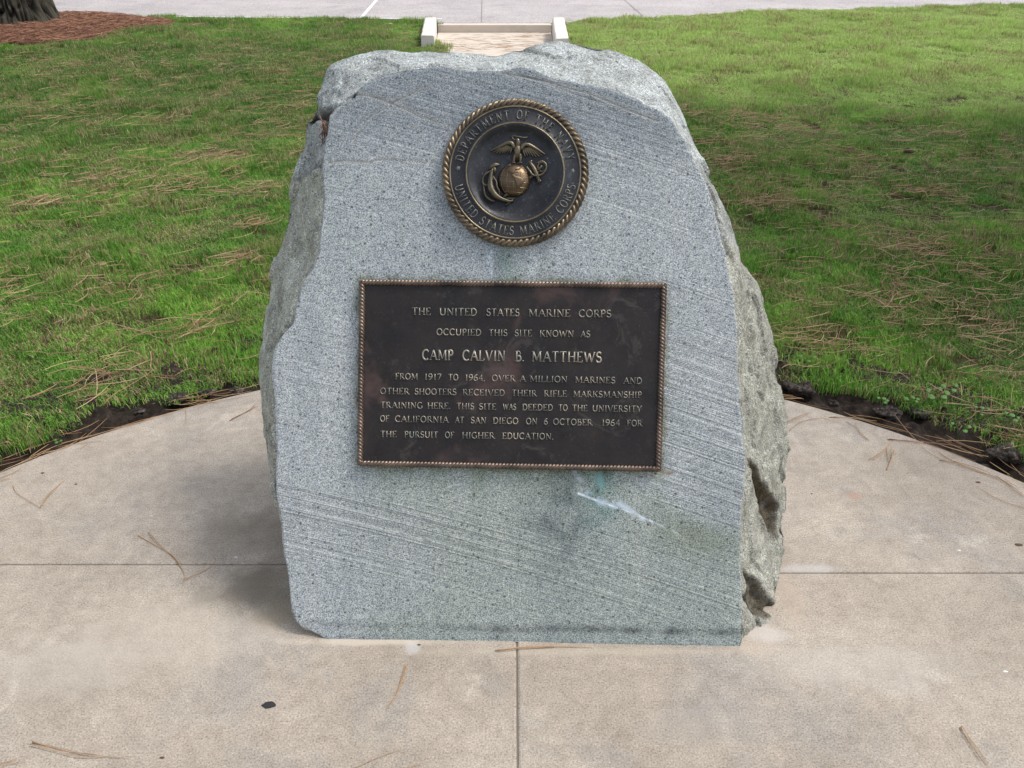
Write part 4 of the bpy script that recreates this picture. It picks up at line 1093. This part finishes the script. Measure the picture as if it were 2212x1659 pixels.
# ------------------------------------------------------------------ needles in bulk
def needles(P0, ang_, L, r, bend, zfun, tilt, sd_=1):
    """many curved needles as one mesh: three-sided, four segments"""
    n = len(P0); rg = np.random.default_rng(sd_); m_ = 5
    u = np.linspace(-.5, .5, m_)
    d = np.stack([np.cos(ang_), np.sin(ang_)], -1); nn = np.stack([-d[:, 1], d[:, 0]], -1)
    xy = P0[:, None, :2] + d[:, None] * (u[None, :, None] * L[:, None, None]) + nn[:, None] * ((u[None] ** 2 - .1) * bend[:, None] * L[:, None])[..., None]
    z = zfun(xy[..., 0], xy[..., 1]) + P0[:, None, 2] + tilt[:, None] * u[None] * L[:, None]
    C = np.concatenate([xy, z[..., None]], -1)
    off = []
    for k in range(3):
        a = k * 2 * np.pi / 3 + .5
        off.append(nn * math.cos(a)); 
    V = np.zeros((n, m_, 3, 3))
    taper = np.array([.6, 1, 1, .9, .4])
    for k in range(3):
        a = k * 2 * np.pi / 3 + np.pi / 2
        V[:, :, k, :2] = C[..., :2] + nn[:, None] * (math.cos(a) * r[:, None, None] * taper[None, :, None])
        V[:, :, k, 2] = C[..., 2] + math.sin(a) * r[:, None] * taper[None]
    base = (np.arange(n) * m_ * 3)[:, None]
    q = np.array([[i * 3 + k, i * 3 + (k + 1) % 3, i * 3 + 3 + (k + 1) % 3, i * 3 + 3 + k] for i in range(m_ - 1) for k in range(3)])
    F = (base[:, :, None] + q[None]).reshape(-1, 4)
    rn = np.repeat(rg.random(n), m_ * 3)
    return V.reshape(-1, 3), F, rn
def dens(x, y):
    p = np.stack([x, y * .9, 0 * x], -1)
    d = .5 + .75 * fbm(p * 1.6, 4, 200)
    # heavier drifts: the shaded band right of the stone and the ground below the tree
    d += .55 * np.exp(-((y - 5.4) / 1.3) ** 2) * sstep(.6, 1.6, x) + .3 * np.exp(-((x + 3.2) / 2.4) ** 2 - ((y - 7.2) / 2.2) ** 2) + .25 * np.exp(-((y - 3.2) / .7) ** 2)
    d -= .9 * sstep(6.3, 7.6, y) * sstep(0, 1.2, x)
    d -= .25 * sstep(1.2, .2, np.abs(x + 1.6)) * sstep(9, 7, y) * 0
    return np.clip(d, 0, 1.4)
N0 = 52000
yy = rng.uniform(1.2, 13.2, N0) ** 1; xx = rng.uniform(-1, 1, N0) * (.68 * (yy * .853 + .836) + .5)
keep = (lawn_mask(xx, yy) > .0) & (rng.random(N0) < dens(xx, yy) ** 2.0 * .30) 
xx, yy = xx[keep], yy[keep]; n = len(xx)
an_ = rng.normal(.15, .5, n) + np.where(rng.random(n) < .4, rng.uniform(0, 3, n), 0)
V, F, rn = needles(np.c_[xx, yy, rng.uniform(.020, .034, n)], an_, rng.uniform(.05, .19, n), rng.uniform(.0009, .0019, n), rng.normal(0, .5, n), lawn_z, rng.normal(0, .06, n))
tag(mesh_obj('pine_needle_litter', V, F, NEEDLE_L, None, True, {'rnd': rn}), 'loose dry pine needles strewn over the lawn', 'pine needles', kind='stuff')
# clumps (drifts) of needles, denser heaps
cl_ = []
for (px, py, wdt, cnt) in ((1650, 262, 60, 130), (1730, 285, 50, 90), (1480, 245, 40, 90), (1520, 300, 60, 90), (1660, 430, 45, 110), (2000, 410, 60, 110), (1990, 520, 70, 120), (1560, 345, 30, 70), (1800, 320, 50, 80),
      (2100, 560, 60, 100), (1840, 345, 60, 80), (2000, 620, 80, 90), (1770, 720, 70, 110), (700, 200, 60, 60), (480, 335, 60, 70), (580, 160, 50, 60), (260, 380, 60, 60), (380, 400, 60, 60), (560, 410, 40, 50), (610, 235, 60, 60),
      (300, 260, 60, 60), (500, 560, 60, 60), (90, 440, 50, 50), (400, 700, 60, 70), (250, 800, 60, 70), (560, 480, 30, 40), (1430, 222, 20, 40), (2080, 300, 60, 60), (1900, 640, 60, 70), (1620, 40, 25, 90), (1580, 36, 25, 60)):
    c0 = gnd(px, py, .04); sx = wdt / FPX * (c0[1] * .853 + .836); 
    q = rng.standard_t(2.5, (int(cnt * .62), 2)) * [sx * .75, sx * .5] + c0[:2]; cl_.append(q)
q = np.vstack(cl_); q = q[(lawn_mask(q[:, 0], q[:, 1]) > -.02)]; n = len(q)
V, F, rn = needles(np.c_[q, rng.uniform(.022, .045, n)], rng.normal(.1, 1.0, n), rng.uniform(.06, .20, n), rng.uniform(.0011, .0019, n), rng.normal(0, .6, n), lawn_z, rng.normal(0, .08, n), 3)
tag(mesh_obj('pine_needle_drift', V, F, NEEDLE_L, None, True, {'rnd': rn}), 'tangled drifts of tan pine needles caught in the lawn', 'pine needles', kind='stuff')
# mulch surface
n = 9000; a = rng.uniform(0, 2 * np.pi, n); r = np.sqrt(rng.random(n)) * 1.04; qx, qy = mound_xy(a, r)
k = qy < road_edge(qx) - .12; qx, qy, r, a = qx[k], qy[k], r[k], a[k]; n = len(qx)
V, F, rn = needles(np.c_[qx, qy, .012 + .10 * np.clip(1 - r ** 2, 0, 1) + rng.uniform(0, .03, n)], rng.normal(0, .8, n), rng.uniform(.06, .18, n), rng.uniform(.0015, .0040, n), rng.normal(0, .7, n), lawn_z, rng.normal(0, .12, n), 4)
tag(mesh_obj('needle_mulch', V, F, NEEDLE_R, None, True, {'rnd': rn}), 'reddish brown mat of fallen needles round the pine trunk', 'mulch', kind='stuff')
# needles on the far path and step
n = 300; qy = rng.uniform(9.3, 11.7, n); qx = rng.uniform(-.95, .5, n); kk = rng.random(n) < .25 + .8 * sstep(9.6, 10.6, qy) * sstep(11.6, 11.0, qy); qx, qy = qx[kk], qy[kk]; n = len(qx)
V, F, rn = needles(np.c_[qx, qy, np.full(n, .004) + rng.uniform(0, .006, n)], rng.normal(0, .35, n), rng.uniform(.1, .24, n), rng.uniform(.0012, .0026, n), rng.normal(0, .5, n), lambda x, y: 0 * x, np.zeros(n), 5)
tag(mesh_obj('path_needle_litter', V, F, NEEDLE, None, True, {'rnd': rn}), 'pine needles scattered over the path before the step', 'pine needles', kind='stuff')
# fringe of needles lying along the slab edge and over the soil
n = 230; a = rng.uniform(.05, math.pi - .05, n); r = CR + rng.normal(.02, .05, n); qx, qy = CX + r * np.cos(a), CY + r * np.sin(a)
V, F, rn = needles(np.c_[qx, qy, np.where(r < CR, .004, rng.uniform(-.012, .008, n))], a + np.pi / 2 + rng.normal(0, .35, n), rng.uniform(.07, .2, n), rng.uniform(.0008, .0013, n), rng.normal(-.25, .3, n), lambda x, y: 0 * x, rng.normal(0, .02, n), 6)
tag(mesh_obj('edge_needle_litter', V, F, NEEDLE, None, True, {'rnd': rn}), 'pine needles gathered along the rim of the paved circle', 'pine needles', kind='stuff')

# ------------------------------------------------------------------ grass
gcol = bpy.data.collections.new('grass_tufts')
def tuft(i, nb, rad, hmin, hmax, wd, lean):
    rg = np.random.default_rng(100 + i); V = []; F = []; rn = []; k = 0
    for b_ in range(nb):
        a = rg.uniform(0, 2 * np.pi); rr_ = rad * math.sqrt(rg.random()); x, y = rr_ * math.cos(a), rr_ * math.sin(a)
        h = rg.uniform(hmin, hmax); la = rg.uniform(0, 2 * np.pi); l = abs(rg.normal(lean, .35)); w_ = wd * rg.uniform(.6, 1.2)
        ld = np.array([math.cos(la), math.sin(la), 0]); sd_ = np.array([-ld[1], ld[0], 0])
        P = [np.array([x, y, -.004]), np.array([x, y, 0]) + ld * h * math.sin(l * .5) * .5 + [0, 0, h * .5 * math.cos(l * .5)]]
        P.append(P[1] + ld * h * .5 * math.sin(l * 1.3) + [0, 0, h * .5 * math.cos(l * 1.3)])
        V += [P[0] - sd_ * w_ * .5, P[0] + sd_ * w_ * .5, P[1] - sd_ * w_ * .5, P[1] + sd_ * w_ * .5, P[2]]
        F += [(k, k + 1, k + 3), (k, k + 3, k + 2), (k + 2, k + 3, k + 4)]; rn += [rg.random()] * 5; k += 5
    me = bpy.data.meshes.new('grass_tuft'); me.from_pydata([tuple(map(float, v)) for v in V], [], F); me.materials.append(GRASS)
    at = me.attributes.new('rnd', 'FLOAT', 'POINT'); at.data.foreach_set('value', np.array(rn, np.float32))
    o = bpy.data.objects.new('grass_tuft_%02d' % i, me); gcol.objects.link(o)
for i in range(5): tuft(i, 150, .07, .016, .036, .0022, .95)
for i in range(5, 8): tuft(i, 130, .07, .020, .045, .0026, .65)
def grass_pts():
    out = []
    for (y0, y1, spc, sc) in ((0.4, 4.6, .058, 1.0), (4.6, 8.0, .072, 1.12), (8.0, 15.5, .095, 1.4)):
        ny = int((y1 - y0) / spc); yv = y0 + (np.arange(ny) + .5) * spc
        for y in yv:
            hw = .66 * (y * .853 + .836) + .7; xv = np.arange(-hw, hw, spc); m_ = len(xv)
            x = xv + rng.uniform(-.5, .5, m_) * spc; y_ = y + rng.uniform(-.5, .5, m_) * spc
            out.append(np.c_[x, y_, np.full(m_, sc)])
    return np.vstack(out)
gp_ = grass_pts(); lmk = lawn_mask(gp_[:, 0], gp_[:, 1])
mk_ = np.hypot((gp_[:, 0] - TX) / MRX, (gp_[:, 1] - TY) / MRY)
keep = (lmk > rng.uniform(-.02, .05, len(gp_))) & (mk_ > 1.02 + rng.normal(0, .05, len(gp_)))
thin = fbm(np.c_[gp_[:, :2] * 5, 0 * gp_[:, 0]], 3, 300)
keep &= rng.random(len(gp_)) < np.clip(1.05 + 1.7 * thin + .5 * sstep(5, 8, gp_[:, 1]), .3, 1)
gp_ = gp_[keep]; n = len(gp_)
tall = fbm(np.c_[gp_[:, :2] * 2.4, 0 * gp_[:, 0]], 3, 301)
me = bpy.data.meshes.new('grass'); me.vertices.add(n)
co = np.c_[gp_[:, 0], gp_[:, 1], lawn_z(gp_[:, 0], gp_[:, 1]) - .008]
me.vertices.foreach_set('co', co.astype(np.float32).ravel())
at = me.attributes.new('rot', 'FLOAT_VECTOR', 'POINT'); at.data.foreach_set('vector', np.c_[rng.normal(0, .08, n), rng.normal(0, .08, n), rng.uniform(0, 6.28, n)].astype(np.float32).ravel())
at = me.attributes.new('scl', 'FLOAT_VECTOR', 'POINT'); s_ = gp_[:, 2] * rng.uniform(.85, 1.15, n); at.data.foreach_set('vector', np.c_[s_, s_, s_ * np.clip(1 + 1.1 * tall, .55, 1.6)].astype(np.float32).ravel())
at = me.attributes.new('idx', 'INT', 'POINT'); at.data.foreach_set('value', np.where(tall + rng.normal(0, .15, n) > .18, rng.integers(5, 8, n), rng.integers(0, 5, n)).astype(np.int32))
gobj = bpy.data.objects.new('grass', me); COL.objects.link(gobj)
tag(gobj, 'short mown green grass with straw coloured blades', 'grass', kind='stuff')
ng = bpy.data.node_groups.new('grass_scatter', 'GeometryNodeTree')
ng.interface.new_socket('Geometry', in_out='INPUT', socket_type='NodeSocketGeometry'); ng.interface.new_socket('Geometry', in_out='OUTPUT', socket_type='NodeSocketGeometry')
ni = ng.nodes.new('NodeGroupInput'); no = ng.nodes.new('NodeGroupOutput'); ip = ng.nodes.new('GeometryNodeInstanceOnPoints')
ci = ng.nodes.new('GeometryNodeCollectionInfo'); ci.inputs['Collection'].default_value = gcol; ci.inputs['Separate Children'].default_value = True; ci.inputs['Reset Children'].default_value = True
def na2(nm, ty): a_ = ng.nodes.new('GeometryNodeInputNamedAttribute'); a_.data_type = ty; a_.inputs['Name'].default_value = nm; return a_.outputs['Attribute']
ng.links.new(ni.outputs[0], ip.inputs['Points']); ng.links.new(ci.outputs[0], ip.inputs['Instance']); ip.inputs['Pick Instance'].default_value = True
ng.links.new(na2('idx', 'INT'), ip.inputs['Instance Index'])
e2r = ng.nodes.new('FunctionNodeEulerToRotation'); ng.links.new(na2('rot', 'FLOAT_VECTOR'), e2r.inputs[0]); ng.links.new(e2r.outputs[0], ip.inputs['Rotation'])
ng.links.new(na2('scl', 'FLOAT_VECTOR'), ip.inputs['Scale']); ng.links.new(ip.outputs[0], no.inputs[0])
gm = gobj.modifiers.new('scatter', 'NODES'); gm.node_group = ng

# ------------------------------------------------------------------ small things on the paving
NB_ = [
 ([[(28,1049),(36,1066),(60,1082),(88,1099)], [(88,1099),(99,1079),(116,1059),(142,1039)], [(90,1097),(103,1076),(120,1060),(136,1042)]], .0009, 'forked pine needle pair making a V near the left edge of the paving', NEEDLE),
 ([[(299,1158),(331,1176),(364,1195),(380,1208),(394,1231),(400,1247),(395,1266)], [(322,1153),(351,1185),(374,1204),(392,1228)], [(397,1256),(440,1236),(463,1221),(466,1211),(460,1201)]], .0012, 'large rusty needle bundle crossing the joint left of the stone', NEEDLE),
 ([[(70,1605),(125,1617),(190,1632),(283,1640)], [(67,1611),(120,1625),(175,1638),(240,1636)], [(72,1606),(140,1626),(210,1634)]], .0009, 'long pale needle bundle near the bottom left corner', NEEDLE_L),
 ([[(-8,1656),(12,1650),(35,1641)], [(-8,1659),(20,1653),(47,1648)]], .0009, 'needle tips entering at the bottom left corner of the picture', NEEDLE),
 ([[(875,1437),(867,1472),(855,1507),(834,1536)], [(878,1441),(872,1462),(860,1497),(842,1524)]], .0011, 'upright reddish needle pair in front of the stone, left of the joint', NEEDLE),
 ([[(767,1660),(820,1637),(867,1620)]], .0008, 'single straw coloured needle at the bottom, left of the joint', NEEDLE_L),
 ([[(868,1668),(890,1658),(910,1652)]], .0008, 'needle tip just entering at the bottom beside the straw needle', NEEDLE),
 ([[(1070,1406),(1130,1400),(1206,1398),(1281,1400)], [(1074,1408),(1140,1402),(1200,1399)]], .0012, 'reddish needle pair lying against the foot of the stone over the joint', NEEDLE),
 ([[(2073,1571),(2101,1612),(2138,1660)], [(2074,1573),(2096,1612),(2128,1660)], [(2075,1572),(2110,1620),(2130,1650)]], .0009, 'straw needle bundle near the bottom right corner', NEEDLE_L),
 ([[(1699,912),(1728,900),(1750,892)], [(1700,915),(1730,903),(1748,895)]], .0010, 'short pale needle pair touching the right flank of the stone', NEEDLE_L),
 ([[(1705,932),(1723,917),(1745,909),(1775,904)]], .0010, 'bent needle just below the pale pair right of the stone', NEEDLE_L),
 ([[(1829,912),(1851,927),(1877,955)], [(1846,915),(1857,937),(1877,954)]], .0009, 'grey brown needle pair pointing down from the right rim', NEEDLE),
 ([[(1877,994),(1904,978),(1930,953)], [(1884,996),(1908,979),(1922,966)]], .0009, 'slanting needle crossing the tip of the bleached forked twig', NEEDLE),
 ([[(1915,1016),(1925,993),(1933,971)], [(1921,1000),(1917,985),(1915,966)], [(1925,993),(1927,980),(1925,968)]], .0013, 'bleached forked twig on the paving right of the stone', NEEDLE_L),
 ([[(1917,950),(1976,955),(2026,960),(2076,966)], [(1920,951),(1980,958),(2030,962)]], .0011, 'straight dark red needle pair across the right rim', NEEDLE_R),
 ([[(2029,994),(2069,1003),(2109,1018),(2158,1033)], [(2032,996),(2075,1008),(2120,1023),(2150,1034)], [(2060,1000),(2100,1010),(2140,1027)]], .0011, 'long rusty needle bundle near the right edge of the paving', NEEDLE),
 ([[(1791,902),(1844,904),(1894,917),(1943,930),(1993,947),(2026,960)], [(1800,903),(1850,907),(1900,921),(1950,935)]], .0010, 'long needle following the curved rim right of the stone', NEEDLE),
 ([[(2158,1033),(2191,1056),(2216,1076)], [(2150,1030),(2188,1058),(2212,1078)], [(2170,1038),(2196,1056)]], .0010, 'pale needles on the rim at the right edge of the picture', NEEDLE_L),
 ([[(0,1021),(50,999),(99,975),(149,956),(198,941)], [(10,1018),(60,997),(110,972)]], .0011, 'tan needle along the left rim at the edge of the picture', NEEDLE),
 ([[(132,958),(198,944),(298,912),(364,896),(430,876),(496,864),(552,853)], [(150,957),(230,935),(300,914),(380,893)]], .0010, 'longest row of needles following the left rim up to the stone', NEEDLE),
 ([[(496,910),(529,894),(556,878)], [(500,908),(532,892),(554,874)]], .0010, 'thin red needle beside the left flank of the stone', NEEDLE_R),
 ([[(402,884),(403,900),(400,920)]], .0008, 'small upright needle on the left part of the rim', NEEDLE),
 ([[(126,966),(172,960),(225,953)], [(174,973),(182,965),(192,960)]], .0009, 'short tan needle with a side piece just inside the left rim', NEEDLE_L),
 ([[(-4,1043),(10,1038),(22,1035)]], .0011, 'short brown needle at the left edge of the picture below the rim', NEEDLE),
 ([[(-4,1214),(4,1210),(9,1206)], [(-4,1226),(10,1222)]], .0009, 'needle ends at the left edge beside the paving joint', NEEDLE),
]
for k, (strs, rad, lab, mt) in enumerate(NB_):
    P0 = gnd(*strs[0][0]); mb = MB()
    for j, s in enumerate(strs):
        P = np.array([gnd(*p) for p in s]) - P0; P = spline(P, 14) if len(P) > 2 else spline([P[0], (P[0] + P[1]) / 2, P[1]], 8)
        P[:, 2] = .0018 + .0012 * j + .003 * np.abs(np.sin(np.linspace(0, 3, len(P)) + j))
        rr_ = rad * np.interp(np.linspace(0, 1, len(P)), [0, .1, .8, 1], [1.3, 1, .9, .4]); mb.add(*tube(P, rr_ * .95, 5), a=.25 + .5 * ((k * 37 + j * 13) % 10) / 10)
    o = mb.build('pine_needle', mt); o.location = P0; tag(o, lab, 'pine needle', 'pine needles lying on the paved circle')
def pebble(name, px, py, sx, sy, sz, mat, label, cat, group=None, z=0.0, seed=1, lum=.25, rot=0):
    P0 = gnd(px, py, z); V = []; F = []; nu, nv = (40, 24) if name == 'stone' else (14, 8)
    for i in range(nv + 1):
        for j in range(nu):
            a = math.pi * i / nv; b_ = 2 * math.pi * j / nu; V.append((math.sin(a) * math.cos(b_), math.sin(a) * math.sin(b_), math.cos(a)))
    V = np.array(V); V *= (1 + lum * noise(V * 1.7 + seed * 3.1, seed) + lum * .5 * noise(V * 4 + seed, seed + 3))[:, None]; V = V * (1 + .16 * fbm(V * 5 + seed, 3, seed + 9)[:, None] if name == 'stone' else 1) * [sx, sy, sz]
    F = [(i * nu + j, i * nu + (j + 1) % nu, (i + 1) * nu + (j + 1) % nu, (i + 1) * nu + j) for i in range(nv) for j in range(nu)]
    o = mesh_obj(name, V, F, mat); o.location = (P0[0], P0[1], z + sz * .25); o.rotation_euler = (0, 0, rot); tag(o, label, cat, group); return o
pebble('gum_spot', 580, 1523, .0150, .0085, .0016, GUM, 'flattened black gum spot on the paving at lower left', 'gum', seed=4, lum=.42)
for (px, py, s, lab) in ((510, 1204, .0045, 'tiny white chip just above the joint left of the stone'), (2071, 1189, .0055, 'white chip above the joint on the right paving'), (2172, 1451, .0060, 'white chip on the lower right paving'), (327, 1115, .0035, 'small white chip above the rusty needle bundle'), (1730, 1123, .003, 'pale chip on the paving right of the stone')):
    pebble('white_chip', px, py, s, s * .5, .0015, CHIP, lab, 'chip', 'white chips on the paving', seed=int(px))
for (px, py, s, lab) in ((2200, 1177, .011, 'brown leaf scrap at the right edge above the joint'), (1753, 1067, .0035, 'tiny black crumb right of the stone'), (2113, 1042, .0085, 'flat dark scrap near the right rim'), (92, 1022, .006, 'brown crumb near the left rim'), (350, 1637, .005, 'brown crumb at the bottom left right of the pale needles'),
                          (164, 1046, .005, 'brown crumb right of the needle V'), (905, 1393, .0045, 'rust brown crumb at the foot of the stone')):
    pebble('debris_crumb', px, py, s, s * .5, .0018, TWIG, lab, 'debris', 'brown crumbs on the paving', seed=int(px) + 5)
# stones half buried in the soil strip
for (px, py, sx, sz, lab) in ((388, 862, .055, .022, 'long grey stone in the soil left of the boulder'), (446, 852, .035, .02, 'rounded brown stone beside the long grey stone'), (300, 890, .022, .016, 'small grey stone in the left soil strip'),
      (1722, 842, .060, .03, 'reddish brown rock against the right flank at the rim'), (1920, 893, .050, .025, 'grey clod in the middle of the right soil strip'), (1985, 893, .040, .022, 'smaller clod right of the grey clod'),
      (2180, 985, .060, .030, 'grey rounded stone at the right end of the soil strip'), (1800, 873, .020, .015, 'small dark stone in the right soil strip near the boulder'), (512, 846, .03, .015, 'brown stone nearest the boulder on the left')):
    pebble('stone', px, py, sx * .85, sx * .55, sz * .8, PEB, lab, 'stone', 'stones in the soil strip', z=-.012, seed=int(px), lum=.45, rot=-.3 if px > 1100 else .3)
# weeds with round leaves
def weed(px, py, n_, s, lab):
    P0 = gnd(px, py, -.005); e = empty('weed', tuple(P0)); tag(e, lab, 'weed', 'broad leaved weeds at the lawn edge'); rg = np.random.default_rng(int(px))
    mesh_s = MB()
    for k in range(n_):
        a = k * 2.4 + rg.uniform(-.3, .3); L = s * rg.uniform(.6, 1.1); tip = np.array([math.cos(a) * L, math.sin(a) * L, s * rg.uniform(.5, 1.0) + .02])
        mesh_s.add(*tube(spline([[0, 0, -.01], tip * [.4, .4, .8], tip], 6), .0008, 4))
        r_ = s * rg.uniform(.22, .38); V = [tip + [0, 0, .002]]
        for j in range(12):
            b_ = 2 * math.pi * j / 12; rr_ = r_ * (1 - .35 * (abs(((b_ - a - math.pi) + math.pi) % (2 * math.pi) - math.pi) < .4)); V.append(tip + np.array([math.cos(b_) * rr_, math.sin(b_) * rr_ * .9, -.12 * rr_ + .25 * rr_ * math.sin(b_)]))
        mb_ = MB(); mb_.add(V, [(0, j + 1, (j + 1) % 12 + 1) for j in range(12)]); mb_.build('leaf', WEED, e)
    mesh_s.build('stem', WEED, e)
for args in ((2020, 873, 5, .034, 'pale green weed with round leaves at the right lawn edge'), (2045, 855, 3, .03, 'weed just behind the pale green one at the right lawn edge'), (1902, 882, 4, .022, 'low weed in the soil strip near the grey clod'),
             (1965, 880, 5, .022, 'low weed between the two clods right of the boulder'), (2070, 940, 3, .026, 'small weed standing alone in the dark soil'), (2110, 905, 4, .026, 'weed at the grass edge above the lone one'), (2178, 922, 4, .03, 'weed nearest the right edge of the picture'),
             (1740, 790, 3, .026, 'round leaf in the grass just right of the boulder'), (130, 968, 3, .018, 'tiny weed in the left soil strip'), (300, 830, 4, .022, 'clover patch in the lawn left of the boulder')):
    weed(*args)
# cones / dark lumps on the lawn
for (px, py, s, lab) in ((445, 62, .06, 'small dark cone on the lawn near the far left rim'), (1962, 328, .05, 'grey cone in the shaded lawn on the right'), (350, 142, .05, 'dark cone lying in the lawn right of the mulch')):
    pebble('pine_cone', px, py, s * .6, s * .4, s * .3, TWIG, lab, 'cone', 'pine cones on the lawn', z=.035, seed=int(px), lum=.9)
for (px, py, lab) in ((843, 52, 'tan leaf on the lawn left of the step'), (2003, 30, 'yellowish leaf on the far right lawn')):
    pebble('dry_leaf', px, py, .03, .02, .008, flat_mat('dry_leaf', (.55, .42, .24), .7), lab, 'leaf', z=.13, seed=int(px))
